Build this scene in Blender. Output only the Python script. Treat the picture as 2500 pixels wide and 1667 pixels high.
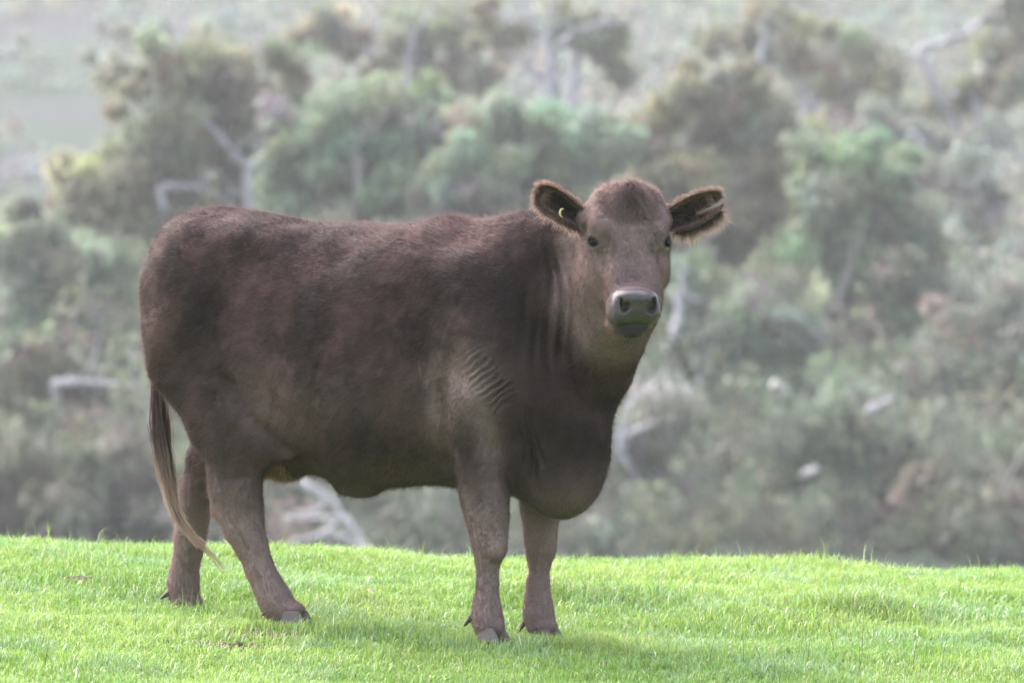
import bpy, math
import numpy as np
from mathutils import Vector, Matrix

for o in list(bpy.data.objects):
    bpy.data.objects.remove(o)
SC = bpy.context.scene
COL = SC.collection
R = math.radians

# ------------------------------------------------------------------ camera
D0 = 22.0            # metres from camera to the cow
PXM = 752.0          # photo pixels per metre at the cow (photo 2500 wide)
cam = bpy.data.cameras.new('camera')
cam.sensor_width = 36.0
cam.lens = 36.0 * D0 / (2500.0 / PXM)
cam.clip_start = 0.5
cam.clip_end = 3000
cam.dof.use_dof = True
cam.dof.focus_distance = D0 - 0.75
cam.dof.aperture_fstop = 5.6
camo = bpy.data.objects.new('camera', cam)
camo.location = (0, -D0, 0)
camo.rotation_euler = (R(90), 0, 0)
COL.objects.link(camo)
SC.camera = camo

# ------------------------------------------------------------------ world, sun, exposure
SUN_EL, SUN_AZ = 48.0, -44.0      # azimuth measured from +Y (away from camera) towards +X
w = bpy.data.worlds.new('World')
SC.world = w
w.use_nodes = True
nt = w.node_tree
nt.nodes.clear()
sky = nt.nodes.new('ShaderNodeTexSky')
sky.sky_type = 'NISHITA'
sky.sun_disc = False
sky.sun_elevation = R(SUN_EL)
sky.sun_rotation = R(SUN_AZ)
sky.air_density = 1.0
sky.dust_density = 4.0
sky.ozone_density = 1.0
bg = nt.nodes.new('ShaderNodeBackground')
bg.inputs['Strength'].default_value = 0.14
out = nt.nodes.new('ShaderNodeOutputWorld')
hs = nt.nodes.new('ShaderNodeHueSaturation')     # thin cloud: the sky is nearly colourless
hs.inputs['Saturation'].default_value = 0.55
nt.links.new(sky.outputs[0], hs.inputs['Color'])
nt.links.new(hs.outputs[0], bg.inputs[0])
nt.links.new(bg.outputs[0], out.inputs[0])
sl = bpy.data.lights.new('sun', 'SUN')
sl.energy = 1.3
sl.angle = R(75)
sl.color = (1.0, 0.88, 0.87)
so = bpy.data.objects.new('sun', sl)
sd = Vector((math.sin(R(SUN_AZ)) * math.cos(R(SUN_EL)), math.cos(R(SUN_AZ)) * math.cos(R(SUN_EL)), math.sin(R(SUN_EL))))
so.rotation_euler = sd.to_track_quat('Z', 'Y').to_euler()
so.location = (0, 0, 30)
COL.objects.link(so)
SC.view_settings.view_transform = 'Standard'
SC.view_settings.look = 'None'
SC.view_settings.gamma = 1
SC.view_settings.exposure = 2.48
SC.cycles.max_bounces = 8
SC.cycles.transparent_max_bounces = 8
SC.cycles.volume_bounces = 1

# ------------------------------------------------------------------ helpers
def tag(o, label=None, cat=None, group=None, kind=None):
    if label: o['label'] = label
    if cat: o['category'] = cat
    if group: o['group'] = group
    if kind: o['kind'] = kind
    return o

def empty(name, loc=(0, 0, 0), rz=0.0):
    o = bpy.data.objects.new(name, None)
    o.location = loc
    o.rotation_euler = (0, 0, rz)
    o.empty_display_size = 0.2
    COL.objects.link(o)
    return o

def mesh_obj(name, verts, faces, mat=None, parent=None, smooth=True, k=None):
    """faces: (n,3) / (n,4) numpy array or list of them"""
    me = bpy.data.meshes.new(name)
    verts = np.asarray(verts, np.float32)
    fl = faces if isinstance(faces, list) else [faces]
    fl = [np.asarray(f, np.int32) for f in fl if len(f)]
    nl = sum(f.size for f in fl)
    npoly = sum(len(f) for f in fl)
    me.vertices.add(len(verts)); me.vertices.foreach_set('co', verts.ravel())
    me.loops.add(nl); me.loops.foreach_set('vertex_index', np.concatenate([f.ravel() for f in fl]))
    tot = np.concatenate([np.full(len(f), f.shape[1], np.int32) for f in fl])
    st = np.concatenate([[0], np.cumsum(tot)[:-1]]).astype(np.int32)
    me.polygons.add(npoly)
    me.polygons.foreach_set('loop_start', st)
    me.polygons.foreach_set('loop_total', tot)
    if smooth:
        me.polygons.foreach_set('use_smooth', np.ones(npoly, bool))
    me.update(calc_edges=True)
    o = bpy.data.objects.new(name, me)
    COL.objects.link(o)
    if mat: me.materials.append(mat)
    if parent: o.parent = parent
    return o

def vcol(o, name, arr):
    """per-vertex colour attribute"""
    a = o.data.color_attributes.new(name, 'FLOAT_COLOR', 'POINT')
    arr = np.asarray(arr, np.float32)
    if arr.shape[1] == 3:
        arr = np.hstack([arr, np.ones((len(arr), 1), np.float32)])
    a.data.foreach_set('color', arr.ravel())

class NM:
    """tiny node-material helper"""
    def __init__(s, name):
        s.m = bpy.data.materials.new(name); s.m.use_nodes = True
        s.t = s.m.node_tree; s.n = s.t.nodes; s.b = s.n['Principled BSDF']; s.o = s.n['Material Output']
    def add(s, t, **kw):
        n = s.n.new(t)
        for k_, v in kw.items():
            setattr(n, k_, v)
        return n
    def link(s, a, b): s.t.links.new(a, b)
    def noise(s, scale, detail=4, rough=0.6, vec=None):
        n = s.add('ShaderNodeTexNoise'); n.inputs['Scale'].default_value = scale
        n.inputs['Detail'].default_value = detail; n.inputs['Roughness'].default_value = rough
        if vec: s.link(vec, n.inputs['Vector'])
        return n
    def ramp(s, fac, stops):
        r = s.add('ShaderNodeValToRGB'); e = r.color_ramp.elements
        while len(e) < len(stops): e.new(0.5)
        for i, (p, c) in enumerate(stops):
            e[i].position = p; e[i].color = (*c, 1)
        s.link(fac, r.inputs[0]); return r
    def bump(s, h, strength=0.3, dist=0.01):
        b = s.add('ShaderNodeBump'); b.inputs['Strength'].default_value = strength
        b.inputs['Distance'].default_value = dist
        s.link(h, b.inputs['Height']); s.link(b.outputs[0], s.b.inputs['Normal']); return b
    def mix(s, fac, a, b, mode='MIX'):
        m = s.add('ShaderNodeMix'); m.data_type = 'RGBA'; m.blend_type = mode
        for inp, v in ((m.inputs[0], fac), (m.inputs[6], a), (m.inputs[7], b)):
            if hasattr(v, 'links') or isinstance(v, bpy.types.NodeSocket): s.link(v, inp)
            elif isinstance(v, (int, float)): inp.default_value = v
            else: inp.default_value = (*v, 1)
        return m.outputs[2]
    def translucent(s, colsock, fac):
        t = s.add('ShaderNodeBsdfTranslucent'); s.link(colsock, t.inputs[0])
        mx = s.add('ShaderNodeMixShader'); mx.inputs[0].default_value = fac
        s.link(s.b.outputs[0], mx.inputs[1]); s.link(t.outputs[0], mx.inputs[2]); s.link(mx.outputs[0], s.o.inputs[0])

def smooth01(x, a, b):
    t = np.clip((x - a) / (b - a), 0, 1)
    return t * t * (3 - 2 * t)

_rg = np.random.RandomState(7)
_perm = _rg.permutation(4096)
_gv = _rg.rand(4096).astype(np.float32)
def vnoise(P, seed=0):
    """value noise in [-1,1], P (N,3)"""
    i = np.floor(P).astype(np.int64); f = (P - i).astype(np.float32); f = f * f * (3 - 2 * f)
    r = np.zeros(len(P), np.float32)
    for dx in (0, 1):
        for dy in (0, 1):
            for dz in (0, 1):
                h = ((i[:, 0] + dx) * 73856093 ^ (i[:, 1] + dy) * 19349663 ^ (i[:, 2] + dz) * 83492791 ^ seed * 7919) & 4095
                wt = (f[:, 0] if dx else 1 - f[:, 0]) * (f[:, 1] if dy else 1 - f[:, 1]) * (f[:, 2] if dz else 1 - f[:, 2])
                r += wt * _gv[_perm[h]]
    return r * 2 - 1

# ------------------------------------------------------------------ ground shape
def ground_z(x, y):
    """pasture crest under the cow, valley beyond, hillside after it"""
    x = np.asarray(x, float); y = np.asarray(y, float)
    near = -0.943 - 0.031 * x + 0.085 * y
    near = near - .040 * np.exp(-((x + 1.07) / .42) ** 2 - ((y - .42) / .40) ** 2) + .014 * np.exp(-((x - .02) / .45) ** 2 - ((y + .42) / .35) ** 2)
    # rounded crest: slope 0.085 up to y~2.6, then falls away
    t = np.clip(y - 1.1, 0, None)
    crest = near - 0.038 * t ** 2
    fall = -6.0 + 0 * y
    z = np.where(y < 6, crest, crest)
    y6 = 6.0; z6 = -0.943 - 0.031 * x + 0.085 * y6 - 0.038 * 4.9 ** 2
    s6 = 0.085 - 0.076 * 4.9
    far1 = z6 + s6 * (y - y6)
    z = np.where(y >= y6, far1, z)
    # in front: flatten towards the camera
    tn = np.clip(-y - 1.5, 0, None)
    z = np.where(y < -1.5, near + 0.085 * tn - 0.03 * tn - 0.055 * 4 * (1 - np.exp(-tn / 4)) * 0.6, z)
    # valley floor and hillside
    hill = -17.0 + np.clip(y - 70, 0, None) * 0.118 + 2.2 * np.sin(x * 0.035 + 0.6) * smooth01(y, 60, 160) - 0.02 * x * smooth01(y, 60, 200) * 3
    k = 3.0
    h = np.clip(0.5 + 0.5 * (hill - z) / k, 0, 1)
    zz = z * (1 - h) + hill * h + k * h * (1 - h)
    return np.where(y > 12, zz, z)

GZ0 = -0.955   # local z origin of the cow
# ================================================================== THE COW
OX = -0.5
TH = R(28)
cT, sT = math.cos(TH), math.sin(TH)
A3 = np.array

def w2l(p):      # world -> cow local
    x, y, z = p[0] - OX, p[1], p[2] - GZ0
    return A3([x * cT - y * sT, x * sT + y * cT, z])
def PY(u, v, y):
    s = (D0 + y) / D0
    return w2l(((u - 1250) / PXM * s, y, (833.5 - v) / PXM * s))
def PB(u, v, lat):   # lat: metres to the cow's right (towards the camera)
    k = (u - 1250) / PXM
    a = (k * (1 - lat * cT / D0) - OX + lat * sT) / (cT + k * sT / D0)
    y = -a * sT - lat * cT
    return A3([a, -lat, (833.5 - v) / PXM * (D0 + y) / D0 - GZ0])

class Prim:
    def __init__(s, c, rad, k, op, f): s.c, s.rad, s.k, s.op, s.f = A3(c, float), rad, k, op, f
PR = []
def ell(c, r, k=0.05, op='+', M=None):
    c = A3(c, float); r = A3(r, float)
    def f(P):
        q = P - c
        if M is not None: q = q @ M.T      # rows of M are the ellipsoid's axes
        k0 = np.sqrt(((q / r) ** 2).sum(1)) + 1e-9
        k1 = np.sqrt(((q / r ** 2) ** 2).sum(1)) + 1e-9
        return k0 * (k0 - 1) / k1
    PR.append(Prim(c, r.max(), k, op, f))
def cone(p1, r1, p2, r2, k=0.03, op='+', squash=(1, 1, 1), rot=None):
    """tapered capsule; squash scales local axes (value < 1 = thinner along that axis)"""
    p1 = A3(p1, float); p2 = A3(p2, float); sq = A3(squash, float)
    q1, q2 = p1 / sq, p2 / sq
    ba = q2 - q1; L2 = (ba ** 2).sum() + 1e-12; ms = sq.min()
    def f(P):
        Q = P / sq - q1
        h = np.clip(Q @ ba / L2, 0, 1)
        d = np.sqrt(((Q - h[:, None] * ba) ** 2).sum(1)) - (r1 + (r2 - r1) * h)
        return d * (ms ** 0.5)
    PR.append(Prim((p1 + p2) / 2, np.linalg.norm(p2 - p1) / 2 + max(r1, r2) * max(1, sq.max()), k, op, f))
def chain(pts, k=0.03, squash=(1, 1, 1)):
    for (p, r), (q, s) in zip(pts[:-1], pts[1:]):
        cone(p, r, q, s, k=k, squash=squash)

def rbox(c, hsz, rr_, k, M):
    c = A3(c, float); hsz = A3(hsz, float)
    def f(P):
        q = np.abs((P - c) @ M.T) - hsz
        return np.sqrt((np.maximum(q, 0) ** 2).sum(1)) + np.minimum(q.max(1), 0) - rr_
    PR.append(Prim(c, np.linalg.norm(hsz) + rr_, k, '+', f))

def interp(x, tab):
    """smooth (Catmull-Rom) interpolation of a table"""
    xs = A3([t[0] for t in tab], float); ys = A3([t[1] for t in tab], float)
    m = np.gradient(ys, xs)
    x = np.clip(x, xs[0], xs[-1]); i = np.clip(np.searchsorted(xs, x) - 1, 0, len(xs) - 2)
    h = xs[i + 1] - xs[i]; t = (x - xs[i]) / h
    return ((2 * t**3 - 3 * t**2 + 1) * ys[i] + (t**3 - 2 * t**2 + t) * h * m[i] + (-2 * t**3 + 3 * t**2) * ys[i + 1] + (t**3 - t**2) * h * m[i + 1])

# ---- torso loft from traced back and belly line
top_px = [(417, 556), (443, 530), (489, 513), (530, 508), (575, 510), (616, 517), (667, 527), (734, 533), (810, 537), (887, 540),
          (958, 544), (1014, 541), (1075, 534), (1116, 533), (1167, 536), (1244, 530), (1295, 534), (1351, 552), (1420, 620)]
bot_px = [(430, 900), (520, 1080), (600, 1130), (700, 1143), (769, 1157), (841, 1180), (900, 1190), (960, 1190), (1040, 1186), (1120, 1190), (1200, 1200), (1290, 1215), (1400, 1210)]
tt = [(lambda q: (q[0], q[2] - 0.008))(PB(u, v, 0)) for u, v in top_px]
tb = [(lambda q: (q[0], q[2] + 0.006))(PB(u, v, 0)) for u, v in bot_px]
tw = [(-.72, .13), (-.66, .185), (-.55, .235), (-.40, .265), (-.2, .285), (0, .315), (.15, .33), (.3, .32), (.45, .29), (.6, .265), (.72, .22), (.84, .15)]
A0, A1 = tt[0][0] + .02, .80
def torso(P):
    a = P[:, 0]
    ac = np.clip(a, A0, A1)
    zt = interp(ac, tt); zb = interp(ac, tb); wd = interp(ac, tw)
    H = zt - zb; zc = zb + H * 0.47
    up = P[:, 2] > zc
    hz = np.where(up, zt - zc, zc - zb)
    py = np.abs(P[:, 1]) / wd; pz = np.abs(P[:, 2] - zc) / hz
    ex = np.where(up, 2.35, 2.25)
    r = (py ** ex + pz ** ex) ** (1 / ex)
    gr = np.sqrt((py / wd) ** 2 + (pz / hz) ** 2) / np.maximum(r, .3)
    d2 = (r - 1) / np.maximum(gr, 1.5)
    da = np.maximum(A0 - a, a - A1)
    # round the ends
    e = np.maximum(da + 0.06, 0); q = np.maximum(d2 + 0.10, 0)
    return np.where(e > 0, np.sqrt(e ** 2 * 2.2 + q ** 2) - 0.10, d2)
PR.append(Prim((0.05, 0, .95), 1.05, 0.0, '+', torso))

# ---- rump, thighs
ell(PB(482, 690, .13), (.20, .12, .185), .08)
ell(PB(510, 700, -.13), (.20, .12, .19), .08)
ell(PB(463, 790, .165), (.165, .115, .27), .07)        # near buttock
ell(PB(520, 800, -.165), (.165, .115, .27), .07)
ell(PB(560, 960, .19), (.175, .10, .24), .06)          # near thigh
ell(PB(560, 960, -.17), (.15, .09, .22), .06)
ell(PB(600, 1050, .20), (.115, .085, .16), .05)
ell(PB(640, 600, .14), (.13, .07, .045), .09)          # hook bone
ell(PB(640, 600, -.14), (.13, .07, .045), .09)
ell(PB(470, 556, 0), (.08, .05, .035), .04)             # tail head
ell(PB(700, 1050, .20), (.12, .05, .10), .05)          # flank fold
ell(PB(872, 1185, 0), (.075, .045, .032), .04)         # navel flap
ell(PB(690, 1135, 0.02), (.08, .09, .035), .04)
# near hind leg (lateral .19)
L = .19
chain([(PB(575, 1060, L), .105), (PB(577, 1150, L), .088), (PB(580, 1205, L), .080), (PB(585, 1250, L), .072),
       (PB(598, 1295, L), .058), (PB(615, 1335, L), .047), (PB(635, 1390, L), .043), (PB(659, 1440, L), .046), (PB(677, 1474, L), .049), (PB(695, 1500, L), .044)],
      .03, (1, .74, 1))
cone(PB(541, 1170, L), .028, PB(534, 1246, L), .027, .025)      # hock point
ell(PB(1212, 1338, .215), (.026, .030, .040), .02)               # knee
# far hind leg
L = -.15
chain([(PB(560, 1040, L), .10), (PB(510, 1130, L), .074), (PB(485, 1195, L), .058), (PB(474, 1250, L), .052), (PB(466, 1300, L), .048),
       (PB(460, 1345, L), .043), (PB(452, 1390, L), .042), (PB(447, 1425, L), .047), (PB(452, 1458, L), .042), (PB(460, 1488, L), .042)],
      .03, (1, .80, 1))
cone(PB(462, 1180, L), .022, PB(452, 1250, L), .022, .03)
# tail down the rump
for p_, r1_, q_, r2_ in ((PB(425, 575, 0), .034, PB(388, 640, 0), .026), (PB(388, 640, 0), .026, PB(381, 780, 0), .019), (PB(381, 780, 0), .019, PB(383, 920, 0), .015), (PB(383, 920, 0), .015, PB(390, 1060, 0), .013)):
    cone(p_, r1_, q_, r2_, .012)
# ---- shoulder and near front leg
ell(PB(1175, 790, .19), (.14, .075, .22), .10)
ell(PB(1170, 900, .225), (.155, .085, .20), .06)
ell(PB(1150, 1020, .215), (.12, .075, .15), .05)
L = .195
chain([(PB(1168, 1040, L), .105), (PB(1175, 1120, L), .090), (PB(1184, 1205, L), .078), (PB(1191, 1260, L), .069), (PB(1194, 1305, L), .058),
       (PB(1196, 1335, L), .053), (PB(1191, 1366, L), .038), (PB(1190, 1425, L), .034), (PB(1188, 1472, L), .041), (PB(1189, 1504, L), .048), (PB(1193, 1527, L), .047)],
      .014, (1, .88, 1))
# far front leg
L = -.135
chain([(PB(1320, 1150, L), .085), (PB(1320, 1244, L), .062), (PB(1319, 1300, L), .051), (PB(1320, 1340, L), .045), (PB(1316, 1374, L), .032),
       (PB(1313, 1425, L), .034), (PB(1313, 1465, L), .040), (PB(1315, 1498, L), .046), (PB(1320, 1525, L), .044)],
      .022, (1, .9, 1))
ell(PB(1310, 1000, -.20), (.15, .08, .24), .06)
fw = A3([1.0, 0, 0])
feet = [(PB(1192, 1570, .195), fw + A3([0, -.25, 0])), (PB(1325, 1572, -.135), fw + A3([0, -.2, 0])), (PB(710, 1529, .19), fw), (PB(460, 1514, -.15), fw + A3([0, -.1, 0]))]
for c_, f_ in feet:
    f_ = f_ / np.linalg.norm(f_)
    ell(c_ + f_ * .004 + A3([0, 0, .058]), (.043, .038, .020), .02)
# ---- chest, brisket, neck
ell(PB(1372, 1110, 0.03), (.155, .145, .205), .06)
ell(PB(1330, 960, 0.05), (.17, .19, .24), .07)
ell(PB(1300, 740, 0.03), (.20, .175, .26), .07)
NS = (1, 1, 1)
cone(PY(1270, 660, -.20), .160, PY(1495, 590, -.50), .105, .07)
cone(PY(1350, 820, -.25), .185, PY(1490, 700, -.53), .125, .07)
cone(PY(1392, 1000, -.28), .135, PY(1428, 900, -.38), .135, .06)
cone(PY(1434, 900, -.38), .134, PY(1512, 775, -.56), .112, .05)

# ---- head
PSI, PHI = R(10), R(60)
up_ = A3([0, 0, 1.0])
fW = A3([math.sin(PSI), -math.cos(PSI), 0])
def wdir(v): return A3([v[0] * cT - v[1] * sT, v[0] * sT + v[1] * cT, v[2]])
Hf = wdir(fW)
Hd = wdir(fW * math.cos(PHI) - up_ * math.sin(PHI))
Hn = wdir(fW * math.sin(PHI) + up_ * math.cos(PHI))
Hx = wdir(A3([math.cos(PSI), math.sin(PSI), 0]))    # image right
HM = np.stack([Hx, Hd, Hn])
eyemid = PY(1538, 590, -.68)
HO = eyemid - .15 * Hd + .035 * Hn
def HP(x, s, n): return HO + x * Hx + s * Hd + n * Hn
nf = [(-.02, -.05), (0, -.022), (.05, .0), (.11, .006), (.17, .0), (.25, -.008), (.33, -.014), (.40, -.018), (.47, -.03), (.5, -.04)]
nb = [(-.02, -.12), (0, -.15), (.08, -.21), (.16, -.225), (.24, -.215), (.30, -.185), (.36, -.15), (.42, -.13), (.5, -.115)]
hw = [(-.02, .07), (0, .098), (.03, .116), (.07, .124), (.12, .125), (.16, .122), (.20, .114), (.27, .099), (.33, .084), (.38, .076), (.43, .076), (.5, .07)]
def headf(P):
    q = (P - HO) @ HM.T
    x, s, n = q[:, 0], q[:, 1], q[:, 2]
    sc = np.clip(s, -.015, .44)
    f_ = interp(sc, nf); b_ = interp(sc, nb); wd = interp(sc, hw)
    hn = (f_ - b_) / 2; nc = (f_ + b_) / 2
    t = np.clip((n - nc) / hn, -1, 1)
    taper = 1 - smooth01(sc, .14, .26) * 0.20 * np.clip(t, 0, 1) - 0.22 * np.clip(-t, 0, 1) ** 2
    px = np.abs(x) / (wd * taper); pn = np.abs(n - nc) / hn
    ex = 2.7
    r = (px ** ex + pn ** ex) ** (1 / ex)
    gr = np.sqrt((px / wd) ** 2 + (pn / hn) ** 2) / np.maximum(r, .3)
    d2 = (r - 1) / np.maximum(gr, 3)
    da = np.maximum(-.015 - s, s - .44)
    e = np.maximum(da + 0.03, 0); qq = np.maximum(d2 + 0.05, 0)
    return np.where(e > 0, np.sqrt(e ** 2 * 1.3 + qq ** 2) - 0.05, d2)
PR.append(Prim(HP(0, .22, -.1), .33, .055, '+', headf))
ell(HP(0, .01, -.03), (.105, .055, .062), .05, M=HM)                         # poll dome
for sx in (-1, 1):
    ell(HP(sx * .088, .10, -.010), (.036, .045, .024), .025, M=HM)         # brow ridge
    ell(HP(sx * .096, .205, -.10), (.026, .065, .055), .03, M=HM)           # cheek
    ell(HP(sx * .108, .04, -.085), (.036, .030, .030), .035, M=HM)          # ear root
    ell(HP(sx * .060, .315, -.035), (.022, .10, .03), .03, M=HM)           # nasal side
    ell(HP(sx * .132, .100, -.075), (.022, .035, .03), .02, '-', M=HM)     # hollow behind the eye
    ell(HP(sx * .102, .215, -.030), (.014, .055, .016), .025, '-', M=HM)   # hollow in front of the eye
# muzzle in its own frame: x right, f forward, z up
MM = np.stack([Hx, Hf * .98 - up_ * .17, up_ * .98 + Hf * .17])
mc = PY(1553, 748, -.875)
def MP(x, f, z): return mc + x * MM[0] + f * MM[1] + z * MM[2]
ell(MP(0, -.034, .006), (.066, .058, .049), .035, M=MM)
rbox(MP(0, -.026, -.018), (.052, .022, .010), .028, .02, MM)
rbox(MP(0, -.020, .012), (.033, .020, .012), .023, .018, MM)
ell(HP(0, .365, -.050), (.062, .06, .036), .04, M=HM)
for sx in (-1, 1):
    ell(MP(sx * .050, -.012, -.022), (.036, .040, .026), .018, M=MM)       # lips
    ell(MP(sx * .053, -.015, .012), (.022, .035, .032), .018, M=MM)        # outer nostril wing
    ell(MP(sx * .020, .006, .028), (.030, .028, .016), .015, M=MM)
# lower jaw and lip
ell(MP(.000, -.034, -.066), (.051, .048, .022), .006, M=MM)
ell(MP(-.012, -.085, -.072), (.052, .07, .032), .03, M=MM)
ell(MP(-.010, -.015, -.084), (.036, .032, .022), .015, M=MM)
for sx in (-1, 1):
    # nostril: comma opening
    ca, sa = math.cos(R(35)), math.sin(R(35)) * sx
    Mn = np.stack([MM[0] * ca + MM[2] * sa, MM[1], MM[2] * ca - MM[0] * sa])
    ell(MP(sx * .038, .026, .002), (.0135, .032, .0185), .005, '-', M=Mn)
    ell(MP(sx * .050, .018, .015), (.0060, .026, .014), .005, '-', M=MM)
# eye sockets
EC = []; EF = []
for sx in (-1, 1):
    c = HP(sx * .101, .149, -.042)
    EC.append(c)
    od = sx * Hx * .72 + Hf * .62 + up_ * .05; od /= np.linalg.norm(od)
    ell(c - od * .002 - Hd * .003, (.0305, .032, .031), .022, M=HM)          # lids' bulge
    tg = np.cross(od, up_); tg /= np.linalg.norm(tg); uu = np.cross(tg, od)
    tl = R(-18) * sx
    t2 = tg * math.cos(tl) + uu * math.sin(tl); u2 = np.cross(t2, od); 
    M_ = np.stack([od, t2, u2])
    EF.append(M_)
    ell(c + od * .034, (.020, .0215, .0170), .003, '-', M=M_)

def relief(P, d):
    """skin folds and coat lumps added to the distance (local coordinates)"""
    a, l, z = P[:, 0], P[:, 1], P[:, 2]
    near = (l < 0)
    # wrinkles over the elbow
    c = PB(1188, 925, .30); q = P - c
    u_ = q[:, 0] * .58 - q[:, 2] * .81; v_ = q[:, 0] * .81 + q[:, 2] * .58   # u_: down-right, v_: up-right
    m = np.exp(-(u_ / .088) ** 4 - (v_ / .046) ** 4) * near
    wob = vnoise(P * 22, 3) * .0115 + vnoise(P * 50, 8) * .003 + .0045 * smooth01(vnoise(P * 17, 14), -.25, .25)
    m = m * (.55 + .45 * smooth01(vnoise(P * 16, 9), -.6, .2))
    d = d - m * .0085 * np.sin((u_ + wob + .02 * v_) * 2 * np.pi / .0205)
    # vertical neck folds
    for (uu0, vv0, yy, am, wdt, ht, tilt) in ((1335, 760, -.30, .010, .012, .24, .02), (1362, 720, -.34, .010, .010, .20, .05), (1392, 800, -.38, .009, .012, .20, .10),
                                              (1425, 820, -.42, .007, .012, .16, .22), (1310, 820, -.28, .006, .012, .2, .0), (1278, 800, -.3, .005, .012, .2, -.04),
                                              (1285, 1065, -.35, .008, .006, .07, .10), (1302, 1075, -.35, .009, .006, .075, .14), (1268, 1070, -.35, .008, .006, .07, .05), (1320, 1085, -.35, .007, .006, .06, .2)):
        c = PY(uu0, vv0, yy)
        # image-horizontal coordinate
        hx = (P[:, 0] - c[0]) * cT + (P[:, 1] - c[1]) * sT; dz = P[:, 2] - c[2]
        hx = hx + tilt * dz + .012 * np.sin(dz * 14 + uu0)
        dep = (-(P[:, 0]) * sT + P[:, 1] * cT)
        d = d + (1.35 + .9 * vnoise(P * A3([9, 9, 7]), 17)) * am * np.exp(-(hx / wdt) ** 2 - (dz / ht) ** 4) * (dep < .0)
    # crease behind the shoulder, flank crease
    def crease(pts, am, wd_):
        nonlocal d
        best = np.full(len(P), 9.)
        for p, r in zip(pts[:-1], pts[1:]):
            p2 = A3([p[0], p[2]]); r2 = A3([r[0], r[2]]); b = r2 - p2
            Q = np.stack([a, z], 1) - p2
            h = np.clip(Q @ b / (b @ b), 0, 1)
            best = np.minimum(best, np.sqrt(((Q - h[:, None] * b) ** 2).sum(1)))
        d = d + am * np.exp(-(best / wd_) ** 2) * (near | (z < .30))
    crease([PB(1062, 1120, .3), PB(1072, 1020, .3), PB(1085, 930, .3), PB(1100, 860, .3)], .010, .020)
    crease([PB(560, 930, .28), PB(600, 1010, .28), PB(660, 1080, .28), PB(740, 1130, .24)], .016, .024)
    crease([PB(790, 870, .3), PB(775, 930, .3), PB(790, 990, .3)], .006, .014)
    crease([PB(800, 1075, .3), PB(900, 1120, .3), PB(1000, 1110, .3)], .006, .03)
    for pts_, am_, w_ in (([PB(1178, 1370, .2), PB(1174, 1430, .2), PB(1170, 1480, .2)], .0045, .006), ([PB(1210, 1130, .25), PB(1222, 1220, .25), PB(1226, 1290, .25)], .006, .010),
                          ([PB(1165, 1300, .2), PB(1172, 1345, .2)], .004, .007), ([PB(1300, 1390, -.1), PB(1296, 1480, -.1)], .004, .006),
                          ([PB(556, 1255, .25), PB(575, 1300, .25), PB(596, 1345, .25)], .007, .009), ([PB(530, 1150, .25), PB(560, 1215, .25)], .005, .010),
                          ([PB(615, 1390, .25), PB(640, 1450, .25)], .004, .007), ([PB(470, 1290, -.1), PB(458, 1400, -.1)], .004, .008)):
        crease(pts_, am_, w_)
    crease([PB(1265, 1010, .3), PB(1262, 1090, .3), PB(1255, 1190, .3)], .012, .014)
    # low lumps of muscle and coat
    body = smooth01(z, .30, .5)
    d = d - body * (vnoise(P * 6.0, 1) * .0090 + vnoise(P * 13.0, 2) * .0062 + vnoise(P * 27.0, 5) * .0022)
    return d

def sdf(P, c, rad):
    d = np.full(len(P), 1e3)
    for pr in PR:
        lb = np.linalg.norm(pr.c - c) - rad - pr.rad
        if lb > pr.k + .03: continue
        e = pr.f(P)
        k = pr.k
        if pr.op == '+':
            if k <= 0: d = np.minimum(d, e)
            else:
                h = np.clip(.5 + .5 * (d - e) / k, 0, 1); d = d + (e - d) * h - k * h * (1 - h)
        else:
            h = np.clip(.5 - .5 * (d + e) / k, 0, 1); d = d + (-e - d) * h + k * h * (1 - h)
    return d

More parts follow.
